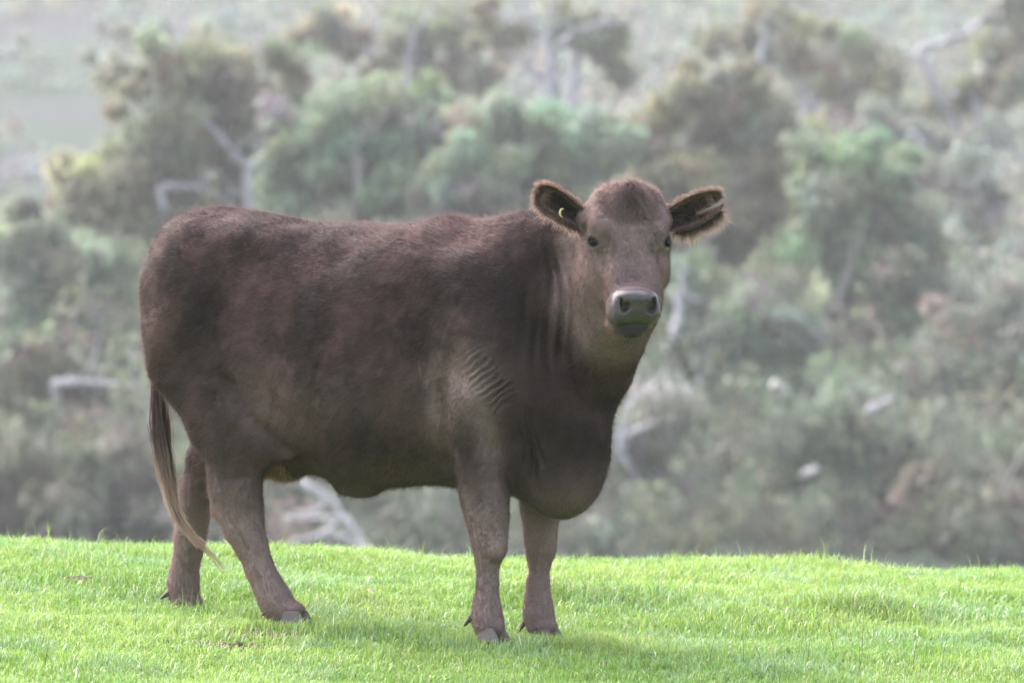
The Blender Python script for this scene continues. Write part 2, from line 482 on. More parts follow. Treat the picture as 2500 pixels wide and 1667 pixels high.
def surface_nets(V, lo):
    """V: voxel size. sparse blocks, then naive surface nets."""
    hi = A3([1.36, .52, 1.52])
    B = 16
    n = (np.ceil((hi - lo) / (V * B)).astype(int)) * B + 1
    F = np.full(n, .05, np.float32)
    nb_ = (n - 1) // B
    ax = np.arange(B + 1) * V
    g = np.stack(np.meshgrid(ax, ax, ax, indexing='ij'), -1).reshape(-1, 3)
    half = B * V / 2; rad = half * 1.7321
    cidx = np.stack(np.meshgrid(*[np.arange(m) for m in nb_], indexing='ij'), -1).reshape(-1, 3)
    cen = lo + (cidx * B) * V + half
    # coarse test
    dc = np.empty(len(cen))
    for i in range(0, len(cen)):
        dc[i] = sdf(cen[i:i + 1], cen[i], rad)[0]
    for (bi, bj, bk), c, dd in zip(cidx, cen, dc):
        sl_ = (slice(bi * B, bi * B + B + 1), slice(bj * B, bj * B + B + 1), slice(bk * B, bk * B + B + 1))
        if abs(dd) > rad * 1.5 + .03:
            if dd < 0: F[sl_] = -.05
            continue
        P = lo + A3([bi, bj, bk]) * B * V + g
        d = sdf(P, c, rad)
        m = np.abs(d) < .03
        if m.any(): d[m] = relief(P[m], d[m])
        F[sl_] = d.reshape(B + 1, B + 1, B + 1)
    ins = F < 0
    cs = ins[:-1, :-1, :-1].astype(np.int8)
    cs = cs * 0
    for i in (0, 1):
        for j in (0, 1):
            for k in (0, 1):
                cs += ins[i:n[0] - 1 + i, j:n[1] - 1 + j, k:n[2] - 1 + k]
    act = np.argwhere((cs > 0) & (cs < 8))
    idx = np.full(np.array(F.shape) - 1, -1, np.int32)
    idx[act[:, 0], act[:, 1], act[:, 2]] = np.arange(len(act))
    acc = np.zeros((len(act), 3)); cnt = np.zeros(len(act))
    cor = [(i, j, k) for i in (0, 1) for j in (0, 1) for k in (0, 1)]
    for p in cor:
        for axn in range(3):
            if p[axn]: continue
            q = list(p); q[axn] = 1
            fa = F[act[:, 0] + p[0], act[:, 1] + p[1], act[:, 2] + p[2]]
            fb = F[act[:, 0] + q[0], act[:, 1] + q[1], act[:, 2] + q[2]]
            m = (fa < 0) != (fb < 0)
            t = np.where(m, fa / np.where(m, fa - fb, 1), 0)
            pt = np.tile(A3(p, float), (len(act), 1)); pt[:, axn] += t
            acc[m] += pt[m]; cnt[m] += 1
    verts = lo + (act + acc / cnt[:, None]) * V
    quads = []
    for axn in range(3):
        sa = [slice(1, -1)] * 3; sb = [slice(1, -1)] * 3
        sa[axn] = slice(0, -1); sb[axn] = slice(1, None)
        A_, B_ = ins[tuple(sa)], ins[tuple(sb)]
        e = np.argwhere(A_ != B_)
        flip = A_[e[:, 0], e[:, 1], e[:, 2]]
        e2 = e + 1; e2[:, axn] -= 1
        o1, o2 = [(1, 2), (2, 0), (0, 1)][axn]
        def at(d1, d2):
            r = e2.copy(); r[:, o1] -= d1; r[:, o2] -= d2
            return idx[r[:, 0], r[:, 1], r[:, 2]]
        q = np.stack([at(1, 1), at(0, 1), at(0, 0), at(1, 0)], 1)
        q[~flip] = q[~flip][:, ::-1]
        quads.append(q)
    return verts, np.concatenate(quads)

def vert_normals(V, Q):
    n = np.cross(V[Q[:, 2]] - V[Q[:, 0]], V[Q[:, 3]] - V[Q[:, 1]])
    N = np.zeros_like(V)
    for i in range(4): np.add.at(N, Q[:, i], n)
    return N / (np.linalg.norm(N, axis=1, keepdims=True) + 1e-12)

VOX = 0.0042
cv, cq = surface_nets(VOX, A3([-.92, -.50, -.03]))

# ---- ears: curved leaves with thickness, merged in the body mesh
def ear(base, tip, width, cup, pf, notch=None, mat_n=Hf, L0=-.03):
    ax_ = tip - base; Ln = np.linalg.norm(ax_); ax_ /= Ln
    nn = mat_n - ax_ * (mat_n @ ax_); nn /= np.linalg.norm(nn)
    bx = np.cross(nn, ax_)
    nu, nv = 34, 27
    U = np.linspace(0, 1, nu); Vv = np.linspace(-1, 1, nv)
    prof = interp(U, pf)
    UU, VV = np.meshgrid(U, Vv, indexing='ij')
    hwd = np.repeat(prof[:, None], nv, 1) * width / 2
    q = VV * hwd
    p = UU * Ln
    if notch:
        # pull the leaf back along a narrow wedge from the tip
        v0, dep, wn = notch
        t = np.exp(-((VV - v0 * 1.0) / wn) ** 2) * smooth01(UU, 1 - dep, 1)
        p = p - t * dep * Ln * 1.0
    mid = cup * (VV ** 2) * (.35 + .65 * np.sin(np.pi * np.clip(UU, .05, 1) * .8)) - .012 * np.sin(UU * 3.1)
    th = .0055 * np.sqrt(np.clip(1 - VV ** 2, 0.02, 1)) * np.sqrt(np.clip(1 - (UU ** 6), .03, 1)) + .0012
    def pt(off): return base + (p + L0 * (1 - UU))[..., None] * ax_ + q[..., None] * bx + (mid + off)[..., None] * nn
    F_, B_ = pt(th), pt(-th)
    V_ = np.concatenate([F_.reshape(-1, 3), B_.reshape(-1, 3)])
    I = np.arange(nu * nv).reshape(nu, nv); o = nu * nv
    f = np.stack([I[:-1, :-1], I[1:, :-1], I[1:, 1:], I[:-1, 1:]], -1).reshape(-1, 4)
    fs = [f, f[:, ::-1] + o]
    def strip(a_): return np.stack([a_[:-1], a_[1:], a_[1:] + o, a_[:-1] + o], 1)
    fs += [strip(I[:, 0])[:, ::-1], strip(I[:, -1]), strip(I[-1, :])[:, ::-1], strip(I[0, :])]
    inner = np.concatenate([np.ones(nu * nv), np.zeros(nu * nv)])
    rim = np.concatenate([np.abs(VV).ravel(), np.abs(VV).ravel()]) ; rim = np.maximum(rim, np.tile(UU.ravel(), 2) * .9)
    return V_, np.concatenate(fs)[:, ::-1], inner, rim, ax_
e1b, e1t = PY(1421, 534, -.60), PY(1316, 461, -.60)
e2b, e2t = PY(1634, 541, -.56), PY(1758, 484, -.56)
ears = [ear(e1b, e1t, .088, .040, [(0, .55), (.2, .78), (.45, .93), (.7, 1.0), (.87, .86), (.96, .56), (1, .22)], mat_n=wdir(A3([-.30, -.90, -.1]))), ear(e2b, e2t, .100, .028, [(0, .58), (.15, .76), (.35, .95), (.6, 1.0), (.8, .88), (.92, .74), (1, .50)], notch=(-.38, .46, .20), mat_n=wdir(A3([.25, -.93, -.05])))]
nbody = len(cv)
parts_v, parts_q = [cv], [cq]
earflag = [np.zeros(nbody)]; eari = [np.zeros(nbody)]; earr = [np.zeros(nbody)]; eara = [np.zeros((nbody, 3))]
off = nbody
for V_, Q_, inn, rim, ax_ in ears:
    parts_v.append(V_); parts_q.append(Q_ + off); off += len(V_)
    earflag.append(np.ones(len(V_))); eari.append(inn); earr.append(rim); eara.append(np.tile(ax_, (len(V_), 1)))
CV = np.concatenate(parts_v); CQ = np.concatenate(parts_q)
earflag = np.concatenate(earflag); eari = np.concatenate(eari); earr = np.concatenate(earr); eara = np.concatenate(eara)
CN = vert_normals(CV, CQ)

# ---- masks: bare nose pad, lips, eye rims
def loc(P, c, M): return (P - c) @ M.T
qm = loc(CV, mc, MM)
facing = smooth01(CN @ (MM[1] * .80 + MM[2] * .60), .30, .50)
bare = facing * smooth01(qm[:, 1], -.022, -.008) * smooth01(qm[:, 2], -.055, -.048) * smooth01(.062 - qm[:, 2], 0, .006) * smooth01(.080 - np.abs(qm[:, 0]), 0, .006)
lipb = smooth01(qm[:, 1], -.03, -.01) * smooth01(qm[:, 2], -.07, -.060) * smooth01(-.030 - qm[:, 2], 0, .008) * smooth01(.075 - np.abs(qm[:, 0]), 0, .01)
bare = np.maximum(bare, lipb) * (1 - earflag)
rimm = np.zeros(len(CV)); rime = np.full(len(CV), 9.)
for c, M_ in zip(EC, EF):
    qe = (CV - c) @ M_.T
    e_ = np.sqrt((qe[:, 1] / .0215) ** 2 + (qe[:, 2] / .0170) ** 2)
    rime = np.where(np.linalg.norm(qe, axis=1) < .05, np.minimum(rime, e_), rime)
    rimm = np.maximum(rimm, (1 - smooth01(e_, 1.05, 1.3)) * (qe[:, 0] > .005) * (np.linalg.norm(qe, axis=1) < .05))
rimm *= (1 - earflag)
nofur = np.where(np.maximum(bare, rimm) > .4, 1.04, np.maximum(bare, rimm))
low = smooth01(.66 - CV[:, 2], 0, .42)          # legs
qh = loc(CV, HO, HM)
headm = smooth01(.36 - np.linalg.norm(CV - HP(0, .25, -.08), axis=1), 0, .10)

# ---- coat colour (pelt pigment with some light and shade painted in)
def coat_colour(P, leg, head, ef, ei, rm):
    dark = A3([.0160, .0082, .0085]); mid = A3([.068, .036, .035]); pale = A3([.260, .188, .182])
    n1 = vnoise(P * A3([7, 7, 5]), 11) * .6 + vnoise(P * A3([20, 20, 13]), 12) * .42 + vnoise(P * 48, 13) * .22
    c = dark + (mid - dark) * smooth01(n1, -.6, .65)[:, None]
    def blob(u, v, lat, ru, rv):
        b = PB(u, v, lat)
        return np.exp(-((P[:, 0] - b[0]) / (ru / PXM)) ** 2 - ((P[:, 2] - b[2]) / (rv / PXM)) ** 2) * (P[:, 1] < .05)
    k = leg * .95 + head * .72 + .75 * blob(1290, 1075, .0, 30, 75) + .35 * blob(1090, 1010, .2, 22, 90) + .6 * blob(1180, 935, .2, 60, 75) + .35 * blob(1150, 980, .2, 110, 150) + .28 * blob(640, 1000, .2, 120, 130) + .25 * blob(390, 720, .2, 50, 120) + .2 * blob(860, 1000, .2, 200, 80)  # pale patches; brightening over the elbow wrinkles is a painted highlight
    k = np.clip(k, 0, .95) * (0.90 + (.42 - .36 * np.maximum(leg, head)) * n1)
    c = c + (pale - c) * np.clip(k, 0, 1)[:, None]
    dk = .42 * blob(1330, 720, .1, 80, 210) + .42 * blob(1420, 1000, 0, 110, 160) + .4 * blob(560, 960, .2, 90, 130) + .35 * blob(700, 620, .2, 130, 60)  # dark patches: part pelt colour, part painted shade
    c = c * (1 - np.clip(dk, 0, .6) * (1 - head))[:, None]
    qh_ = (P - HO) @ HM.T; ax_ = np.abs(qh_[:, 0]); hs_ = qh_[:, 1]; fr = smooth01(qh_[:, 2], -.10, -.05) * head
    hb = lambda x0, s0, rx, rs_: np.exp(-((ax_ - x0) / rx) ** 2 - ((hs_ - s0) / rs_) ** 2)
    gain = 1 + fr * (.60 * hb(.078, .095, .026, .022) + .25 * hb(0, .19, .05, .05) + .05 * hb(.03, .385, .05, .012) - .30 * hb(.080, .150, .022, .022)  # brow highlights and eye hollow shade painted into the face colour
                     - .45 * hb(.062, .190, .012, .022) - .10 * hb(0, .02, .04, .03) - .25 * hb(.118, .13, .012, .03))
    c = c * gain[:, None]
    ear_c = A3([.040, .024, .022]) * ei[:, None] + A3([.10, .065, .055]) * (1 - ei)[:, None]
    ear_c = ear_c + (A3([.30, .21, .17]) - ear_c) * smooth01(rm, .62, .97)[:, None]
    return c * (1 - ef[:, None]) + ear_c * ef[:, None]
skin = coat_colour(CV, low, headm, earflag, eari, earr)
lm_ = (smooth01(.066 - np.abs(qm[:, 0]), 0, .02) * smooth01(-.045 - qm[:, 2], 0, .008) * smooth01(qm[:, 1], -.07, -.03))[:, None]
skin = skin + (A3([.045, .038, .024]) - skin) * lm_ * .85
nosec = A3([.046, .037, .041]) * (1 + .25 * vnoise(CV * 120, 21))[:, None]
nosec = nosec + (A3([.035, .035, .018]) - nosec) * (smooth01(-.022 - qm[:, 2], 0, .02) * smooth01(.06 - np.abs(qm[:, 0] + .005), 0, .03))[:, None]
skin = skin * (1 - bare[:, None]) + nosec * bare[:, None]
skin = skin + (A3([.026, .021, .015]) - skin) * lm_ * .92
skin = skin * (1 - .5 * (smooth01(.125 - np.linalg.norm(CV - mc, axis=1), 0, .04) * (1 - bare))[:, None])
rimc = np.where((CV[:, 2] < EC[0][2] - .008)[:, None], A3([.12, .10, .10]), A3([.035, .026, .026]))
rimc = np.where((rime < 1.08)[:, None], A3([.018, .014, .014]), rimc)
skin = skin * (1 - rimm[:, None]) + rimc * rimm[:, None]
mouth = bare * smooth01(.006 - np.abs(qm[:, 2] + .0455), 0, .004)

mb = NM('cow_hide')
at_ = mb.add('ShaderNodeAttribute', attribute_name='Col')
mb.link(at_.outputs['Color'], mb.b.inputs['Base Color'])
ab = mb.add('ShaderNodeAttribute', attribute_name='Bare')
rr = mb.add('ShaderNodeMapRange'); rr.inputs['To Min'].default_value = .85; rr.inputs['To Max'].default_value = .36
mb.link(ab.outputs['Fac'], rr.inputs['Value']); mb.link(rr.outputs[0], mb.b.inputs['Roughness'])
nz = mb.noise(160, 3); 
mb.bump(nz.outputs['Fac'], .35, .004)
mb.b.inputs['Specular IOR Level'].default_value = .3

cow = empty('cow', (OX, 0, GZ0), -TH)
tag(cow, 'dark brown hornless cow standing in the grass, head turned to face the camera', 'cow')
body = mesh_obj('body', CV, CQ, mb.m, cow)
vcol(body, 'Col', skin)
vcol(body, 'Bare', np.repeat((bare * (1 - lm_[:, 0]))[:, None], 3, 1))

# ---- eyes
me_ = NM('eye_gloss')
me_.b.inputs['Base Color'].default_value = (.0035, .003, .0045, 1); me_.b.inputs['Roughness'].default_value = .12; me_.b.inputs['Specular IOR Level'].default_value = .07
def uv_sphere(c, r, nu=24, nv=14, M=None, rr3=None):
    th_ = np.linspace(0, np.pi, nv); ph = np.linspace(0, 2 * np.pi, nu, endpoint=False)
    T, Pp = np.meshgrid(th_, ph, indexing='ij')
    q = np.stack([np.sin(T) * np.cos(Pp), np.sin(T) * np.sin(Pp), np.cos(T)], -1).reshape(-1, 3)
    q = q * (rr3 if rr3 is not None else r)
    if M is not None: q = q @ M
    I = np.arange(nv * nu).reshape(nv, nu); J = np.roll(I, -1, 1)
    f = np.stack([I[:-1], I[1:], J[1:], J[:-1]], -1).reshape(-1, 4)
    return q + c, f
for c in EC:
    v_, f_ = uv_sphere(c, .0285)
    mesh_obj('eye', v_, f_, me_.m, cow)

# ---- hooves and dewclaws
mh = NM('hoof_horn')
nh = mh.noise(60, 4); rh = mh.ramp(nh.outputs['Fac'], [(.3, (.06, .048, .045)), (.7, (.14, .112, .106))])
mh.link(rh.outputs[0], mh.b.inputs['Base Color']); mh.b.inputs['Roughness'].default_value = .6
mh.bump(nh.outputs['Fac'], .4, .003)
md = NM('dewclaw_horn'); md.b.inputs['Base Color'].default_value = (.055, .042, .040, 1); md.b.inputs['Roughness'].default_value = .6
def hoof(c, fwd, h=.052, wd=.042, ln=.068):
    """one claw: loft of rounded outlines from sole to coronet"""
    fwd = fwd / np.linalg.norm(fwd); sd_ = np.cross(up_, fwd)
    rings = []
    for t in np.linspace(0, 1, 7):
        ang = np.linspace(0, 2 * np.pi, 20, endpoint=False)
        l_ = ln * (1 - .34 * t); w_ = wd * (1 - .14 * t) * .5
        x = np.cos(ang); y = np.sin(ang)
        px = np.where(x > 0, x * l_, x * .030) - .012 * t
        py = y * w_ * (1 - .25 * np.clip(x, 0, 1) ** 2)
        rings.append(c + px[:, None] * fwd + py[:, None] * sd_ + up_ * h * (t - (.25 * t * (x[:, None] < 0) * -x[:, None])))
    V_ = np.concatenate(rings + [A3([c]), A3([c + up_ * h * 1.0 - fwd * .012])]); n_ = 20
    I = np.arange(7 * n_).reshape(7, n_); J = np.roll(I, -1, 1)
    f = np.stack([I[:-1], J[:-1], J[1:], I[1:]], -1).reshape(-1, 4)
    cap = [np.stack([np.full(n_, 7 * n_), np.roll(I[0], -1), I[0]], 1), np.stack([np.full(n_, 7 * n_ + 1), I[-1], np.roll(I[-1], -1)], 1)]
    return V_, [f, np.concatenate(cap)]
def horn_cone(p, q, r):
    ax_ = (q - p); Ln = np.linalg.norm(ax_); ax_ = ax_ / Ln
    s1 = np.cross(ax_, A3([.3, .8, .5])); s1 /= np.linalg.norm(s1); s2 = np.cross(ax_, s1)
    ang = np.linspace(0, 2 * np.pi, 12, endpoint=False); rings = []
    for t in np.linspace(0, 1, 6):
        r_ = r * (1 - t ** 2.2 * .80)
        rings.append(p + ax_ * Ln * t - up_ * .006 * t * t + r_ * (np.cos(ang)[:, None] * s1 + np.sin(ang)[:, None] * s2))
    V_ = np.concatenate(rings); I = np.arange(72).reshape(6, 12); J = np.roll(I, -1, 1)
    return V_, np.stack([I[:-1], J[:-1], J[1:], I[1:]], -1).reshape(-1, 4)
for i, (c, fd) in enumerate(feet):
    fd = fd / np.linalg.norm(fd); sd_ = np.cross(up_, fd)
    for s_ in (-1, 1):
        V_, F_ = hoof(c + sd_ * s_ * .023 + fd * .012, fd + sd_ * s_ * .10)
        mesh_obj('hoof', V_, F_, mh.m, cow)
dews = [(PB(1160, 1495, .215), PB(1133, 1523, .215)), (PB(1292, 1502, -.125), PB(1268, 1537, -.125)),
        (PB(420, 1440, -.13), PB(392, 1457, -.13)), (PB(660, 1478, .21), PB(640, 1497, .215)),
        (PB(1175, 1500, .155), PB(1160, 1530, .150)), (PB(1305, 1502, -.17), PB(1290, 1530, -.175)), (PB(428, 1440, -.17), PB(408, 1462, -.175))]
for p, q in dews:
    V_, F_ = horn_cone(p + (p - q) * .4, q, .0125)
    mesh_obj('dewclaw', V_, F_, md.m, cow)

# ---- ear tag: small pale yellow button with a crescent edge in the near ear
mt = NM('tag_plastic'); mt.b.inputs['Base Color'].default_value = (.55, .46, .22, 1); mt.b.inputs['Roughness'].default_value = .4
tc = PY(1374, 520, -.628); 
ang = np.linspace(R(60), R(265), 18); rings = []
for t, a_ in zip(np.linspace(0, 1, 18), ang):
    r_ = .0035 * math.sin(math.pi * min(max(t, .06), .94)) + .0006
    cc = tc + Hx * .009 * math.cos(a_) + up_ * .013 * math.sin(a_)
    rad_ = Hx * math.cos(a_) + up_ * math.sin(a_)
    an2 = np.linspace(0, 2 * np.pi, 8, endpoint=False)
    rings.append(cc + r_ * (np.cos(an2)[:, None] * rad_ + np.sin(an2)[:, None] * Hf))
V_ = np.concatenate(rings); I = np.arange(18 * 8).reshape(18, 8); J = np.roll(I, -1, 1)
mesh_obj('ear_tag', V_, np.stack([I[:-1], J[:-1], J[1:], I[1:]], -1).reshape(-1, 4), mt.m, cow)
#HAIRPART
# ================================================================== HAIR (real strands)
rs = np.random.RandomState(11)
def hair_material(name, transl):
    m = NM(name)
    c = m.add('ShaderNodeAttribute', attribute_name='Col'); n = m.add('ShaderNodeAttribute', attribute_name='Nrm')
    vt = m.add('ShaderNodeVectorTransform', vector_type='NORMAL', convert_from='OBJECT', convert_to='WORLD')
    m.link(n.outputs['Vector'], vt.inputs[0])
    m.link(c.outputs['Color'], m.b.inputs['Base Color']); m.link(vt.outputs[0], m.b.inputs['Normal'])
    m.b.inputs['Roughness'].default_value = .62
    m.b.inputs['Specular IOR Level'].default_value = .35
    m.translucent(c.outputs['Color'], transl)
    return m.m
def strand_mesh(name, root, dirv, nrm, length, width, col0, col1, mat, parent, bend=None, seg=2):
    """root (N,3), dirv unit, bend = extra displacement of the tip (N,3)"""
    N = len(root)
    wv = np.cross(nrm, dirv) + rs.randn(N, 3) * .45
    wv /= np.linalg.norm(wv, axis=1, keepdims=True)
    rows = []; cols = []
    for i in range(seg):
        t = i / seg
        c = root + dirv * (length * t)[:, None] + (bend * t * t if bend is not None else 0)
        wd = (width * (1 - .45 * t) * .5)[:, None] * wv
        rows += [c - wd, c + wd]; cols += [col0 + (col1 - col0) * t] * 2
    tip = root + dirv * length[:, None] + (bend if bend is not None else 0)
    rows.append(tip); cols.append(col1)
    n = 2 * seg + 1
    V_ = np.stack(rows, 1).reshape(-1, 3); C_ = np.stack(cols, 1).reshape(-1, 3)
    b = np.arange(N) * n
    q = np.concatenate([np.stack([b + 2 * i, b + 2 * i + 1, b + 2 * i + 3, b + 2 * i + 2], 1) for i in range(seg - 1)]) if seg > 1 else np.zeros((0, 4), int)
    t_ = np.stack([b + 2 * seg - 2, b + 2 * seg - 1, b + 2 * seg], 1)
    o = mesh_obj(name, V_, [q, t_], mat, parent, smooth=False)
    vcol(o, 'Col', C_)
    a = o.data.attributes.new('Nrm', 'FLOAT_VECTOR', 'POINT'); a.data.foreach_set('vector', np.repeat(nrm, n, 0).astype(np.float32).ravel())
    return o

# sample the hide
tri = np.concatenate([CQ[:, [0, 1, 2]], CQ[:, [0, 2, 3]]])
ar = np.linalg.norm(np.cross(CV[tri[:, 1]] - CV[tri[:, 0]], CV[tri[:, 2]] - CV[tri[:, 0]]), axis=1) / 2
tc_ = CV[tri].mean(1)
dens = np.ones(len(tri))
tl = smooth01(.42 - tc_[:, 2], 0, .2)
th = smooth01(.36 - np.linalg.norm(tc_ - HP(0, .25, -.08), axis=1), 0, .10)
dens += 1.0 * tl + 2.2 * th + 3.0 * earflag[tri[:, 0]]
dens *= np.clip(1 - nofur[tri].max(1), 0, 1)
dens *= np.where((CN[tri[:, 0]] @ wdir(A3([0, 1.0, 0]))) > .55, .30, 1.0)     # back side: thinner
NH = 420000
if NH:
    pr_ = ar * dens; cum = np.cumsum(pr_); pick = np.searchsorted(cum, rs.rand(NH) * cum[-1])
    T = tri[pick]; r1 = np.sqrt(rs.rand(NH)); r2 = rs.rand(NH)
    W3 = np.stack([1 - r1, r1 * (1 - r2), r1 * r2], 1)[..., None]
    P = (CV[T] * W3).sum(1); Nn = (CN[T] * W3).sum(1); Nn /= np.linalg.norm(Nn, axis=1, keepdims=True)
    ef = (earflag[T] * W3[..., 0]).sum(1); ei = (eari[T] * W3[..., 0]).sum(1); er = (earr[T] * W3[..., 0]).sum(1); ea = (eara[T] * W3).sum(1)
    leg = smooth01(.66 - P[:, 2], 0, .42); hd_ = smooth01(.36 - np.linalg.norm(P - HP(0, .25, -.08), axis=1), 0, .10)
    q = (P - HO) @ HM.T
    # flow
    F = np.tile(A3([-.75, 0, -.65]), (NH, 1))
    F = F * (1 - leg[:, None]) + A3([-.1, 0, -1.0]) * leg[:, None]
    hx_, hs_ = q[:, 0], q[:, 1]
    up_w = smooth01(.15 - hs_, -.03, .05)[:, None]
    Fh = (Hd * 1.0)[None] * (1 - up_w) + (-Hd * .4)[None] * up_w + Hx[None] * (hx_ * 9)[:, None]
    F = F * (1 - hd_[:, None]) + Fh * hd_[:, None]
    sw1 = np.stack([vnoise(P * 8, 31), vnoise(P * 8, 32), vnoise(P * 8, 33)], 1)
    sw2 = np.stack([vnoise(P * 42, 34), vnoise(P * 42, 35), vnoise(P * 42, 36)], 1)
    curl = (smooth01(.13 - hs_, 0, .05) * hd_ * smooth01(.11 - np.abs(hx_), 0, .04) * smooth01(q[:, 2], -.09, -.04))[:, None]
    F = F + sw1 * .55 + sw2 * (.30 + 1.6 * curl)
    earoff = (ea + ei[:, None] * 0 + (P - (e1b + e2b) / 2) * 0)
    F = F * (1 - ef[:, None]) + (ea * .9 + sw2 * .5) * ef[:, None]
    F = F - (F * Nn).sum(1, keepdims=True) * Nn
    F /= np.linalg.norm(F, axis=1, keepdims=True) + 1e-9
    lift = .30 + .30 * rs.rand(NH) + .25 * curl[:, 0] + ef * .5
    Dv = F * np.cos(lift)[:, None] + Nn * np.sin(lift)[:, None]
    Dv += rs.randn(NH, 3) * .13
    Dv /= np.linalg.norm(Dv, axis=1, keepdims=True)
    Ln = .0165 * (1 - .45 * leg) * (1 - .50 * hd_)
    topm = smooth01(Nn[:, 2], .6, .95) * smooth01(P[:, 2], 1.2, 1.3)
    Ln = Ln * (1 + .5 * topm * smooth01(P[:, 0], .05, .25))
    Ln = Ln + curl[:, 0] * .010 + .012 * np.exp(-(hx_ / .035) ** 2 - ((hs_ - .015) / .045) ** 2) * (q[:, 2] > -.08)
    mz = smooth01(.14 - np.linalg.norm(P - mc, axis=1), 0, .05)
    Ln = Ln * (1 - .62 * mz)
    Ln = Ln * (1 - ef) + ef * (.010 + .014 * smooth01(er, .6, 1.0))
    Ln *= .65 + .7 * rs.rand(NH)
    Wd = (.0011 - .0003 * hd_ - .0002 * leg) * (.8 + .4 * rs.rand(NH))
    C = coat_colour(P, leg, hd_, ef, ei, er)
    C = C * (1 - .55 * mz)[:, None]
    lipm = smooth01(.062 - np.abs((P - mc) @ MM[0]), 0, .02) * smooth01(-.045 - (P - mc) @ MM[2], 0, .012) * smooth01((P - mc) @ MM[1], -.07, -.03)
    C = C + (A3([.050, .042, .026]) - C) * (lipm * .8)[:, None]
    wr = np.exp(-((P - PB(1188, 925, .30)) ** 2).sum(1) / .10 ** 2); Ln = Ln * (1 - .55 * wr)
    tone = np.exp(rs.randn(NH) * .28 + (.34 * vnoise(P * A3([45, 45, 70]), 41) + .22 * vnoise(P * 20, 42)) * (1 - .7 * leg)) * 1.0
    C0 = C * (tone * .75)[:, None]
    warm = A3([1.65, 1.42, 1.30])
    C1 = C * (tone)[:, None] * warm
    Ns = Nn + Dv * .35 + rs.randn(NH, 3) * .12
    Ns /= np.linalg.norm(Ns, axis=1, keepdims=True)
    mhair = hair_material('hair_coat', .38)
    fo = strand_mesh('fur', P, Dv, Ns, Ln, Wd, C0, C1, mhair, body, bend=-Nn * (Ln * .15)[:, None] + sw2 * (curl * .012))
    tag(fo, kind='stuff')

    # sparse pale guard hairs standing off the coat; paler tips on top are painted rim light
    ng = NH // 6
    gi = rs.choice(np.flatnonzero((ef < .5) & (mz < .5)), ng)
    gd = F[gi] * .55 + Nn[gi] * .9 + rs.randn(ng, 3) * .25; gd /= np.linalg.norm(gd, axis=1, keepdims=True)
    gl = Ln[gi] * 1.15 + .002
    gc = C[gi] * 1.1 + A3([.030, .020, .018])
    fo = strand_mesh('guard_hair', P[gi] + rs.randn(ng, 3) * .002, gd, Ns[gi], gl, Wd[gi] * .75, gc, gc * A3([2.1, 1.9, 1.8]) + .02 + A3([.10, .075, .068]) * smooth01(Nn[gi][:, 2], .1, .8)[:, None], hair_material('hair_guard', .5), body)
    tag(fo, kind='stuff')

    def region_hair(name, mask, n, ln, wd, c0, c1, dirf, sprd, parent, bend=None, mat=None, nr=None):
        idx = np.flatnonzero(mask)
        pk = idx[rs.randint(0, len(idx), n)]
        p = CV[pk] + rs.randn(n, 3) * .003; nn = CN[pk]
        d = dirf(p, nn) + rs.randn(n, 3) * sprd
        d /= np.linalg.norm(d, axis=1, keepdims=True)
        L_ = ln * (.5 + .7 * rs.rand(n)) * (1 + .65 * vnoise(p * 70, 57)); tn = (.75 + .5 * rs.rand(n))[:, None]
        b = (rs.randn(n, 3) * .12 + (bend if bend is not None else 0)) * L_[:, None]
        o = strand_mesh(name, p, d, nn, L_, wd * (.7 + .6 * rs.rand(n)), A3(c0) * tn, A3(c1) * tn, mat or mhair, parent, bend=b, seg=3)
        tag(o, kind='stuff')
        return o
    mlong = hair_material('hair_long', .45)
    # ear fringes
    V0 = nbody; V1 = V0 + len(ears[0][0]); V2 = V1 + len(ears[1][0])
    idx = np.arange(len(CV))
    for lo_, hi_, eb, et, dn in ((V0, V1, e1b, e1t, .25), (V1, V2, e2b, e2t, .55)):
        ctr = (eb + et) / 2
        zc_ = CV[:, 2] - (eb[2] + (et[2] - eb[2]) * np.clip(((CV - eb) @ (et - eb)) / ((et - eb) @ (et - eb)), 0, 1))
        nv_n = np.exp(-((np.abs((CV - eb) @ np.cross(wdir(A3([.25, -.93, -.05])), (et - eb) / np.linalg.norm(et - eb)) + .019) / .016) ** 2))
        m = (idx >= lo_) & (idx < hi_) & (earr > .8) & ((lo_ == V0) | (nv_n < .4))
        def df(p, nn, ctr=ctr, et=et, eb=eb):
            o_ = p - ctr; o_ = o_ / np.linalg.norm(o_, axis=1, keepdims=True)
            return o_ * .9 + (et - eb) / np.linalg.norm(et - eb) * .4
        region_hair('ear_fringe', m, 2600, .020, .0009, (.10, .055, .04), (.38, .28, .23), df, .30, body, mat=mlong)
        m2 = m & (zc_ < -.015)
        region_hair('ear_fringe', m2, 1500 if dn > .3 else 800, .040 if dn > .3 else .028, .0009, (.14, .08, .055), (.60, .46, .37), lambda p, nn, df=df: df(p, nn) * .5 + A3([0, 0, -.7]), .25, body, mat=mlong)
        m3 = (idx >= lo_) & (idx < hi_) & (eari > .5) & (earr < .7)
        region_hair('ear_fringe', m3, 1600, .026, .0009, (.030, .018, .016), (.12, .075, .06), lambda p, nn, a_=(et - eb) / np.linalg.norm(et - eb): nn * .3 + a_ + A3([0, 0, -.4]), .45, body, mat=mlong)
    # poll tuft
    qa = (CV - HO) @ HM.T
    m = (np.abs(qa[:, 0]) < .036) & (qa[:, 1] < .055) & (qa[:, 1] > -.03) & (qa[:, 2] > -.08) & (idx < nbody)
    def dpoll(p, nn):
        q_ = (p - HO) @ HM.T
        return nn * .55 + Hd * .25 + Hx[None] * (q_[:, :1] * 10) + up_ * .15 + np.stack([vnoise(p * 55, s_) for s_ in (51, 52, 53)], 1) * 1.1
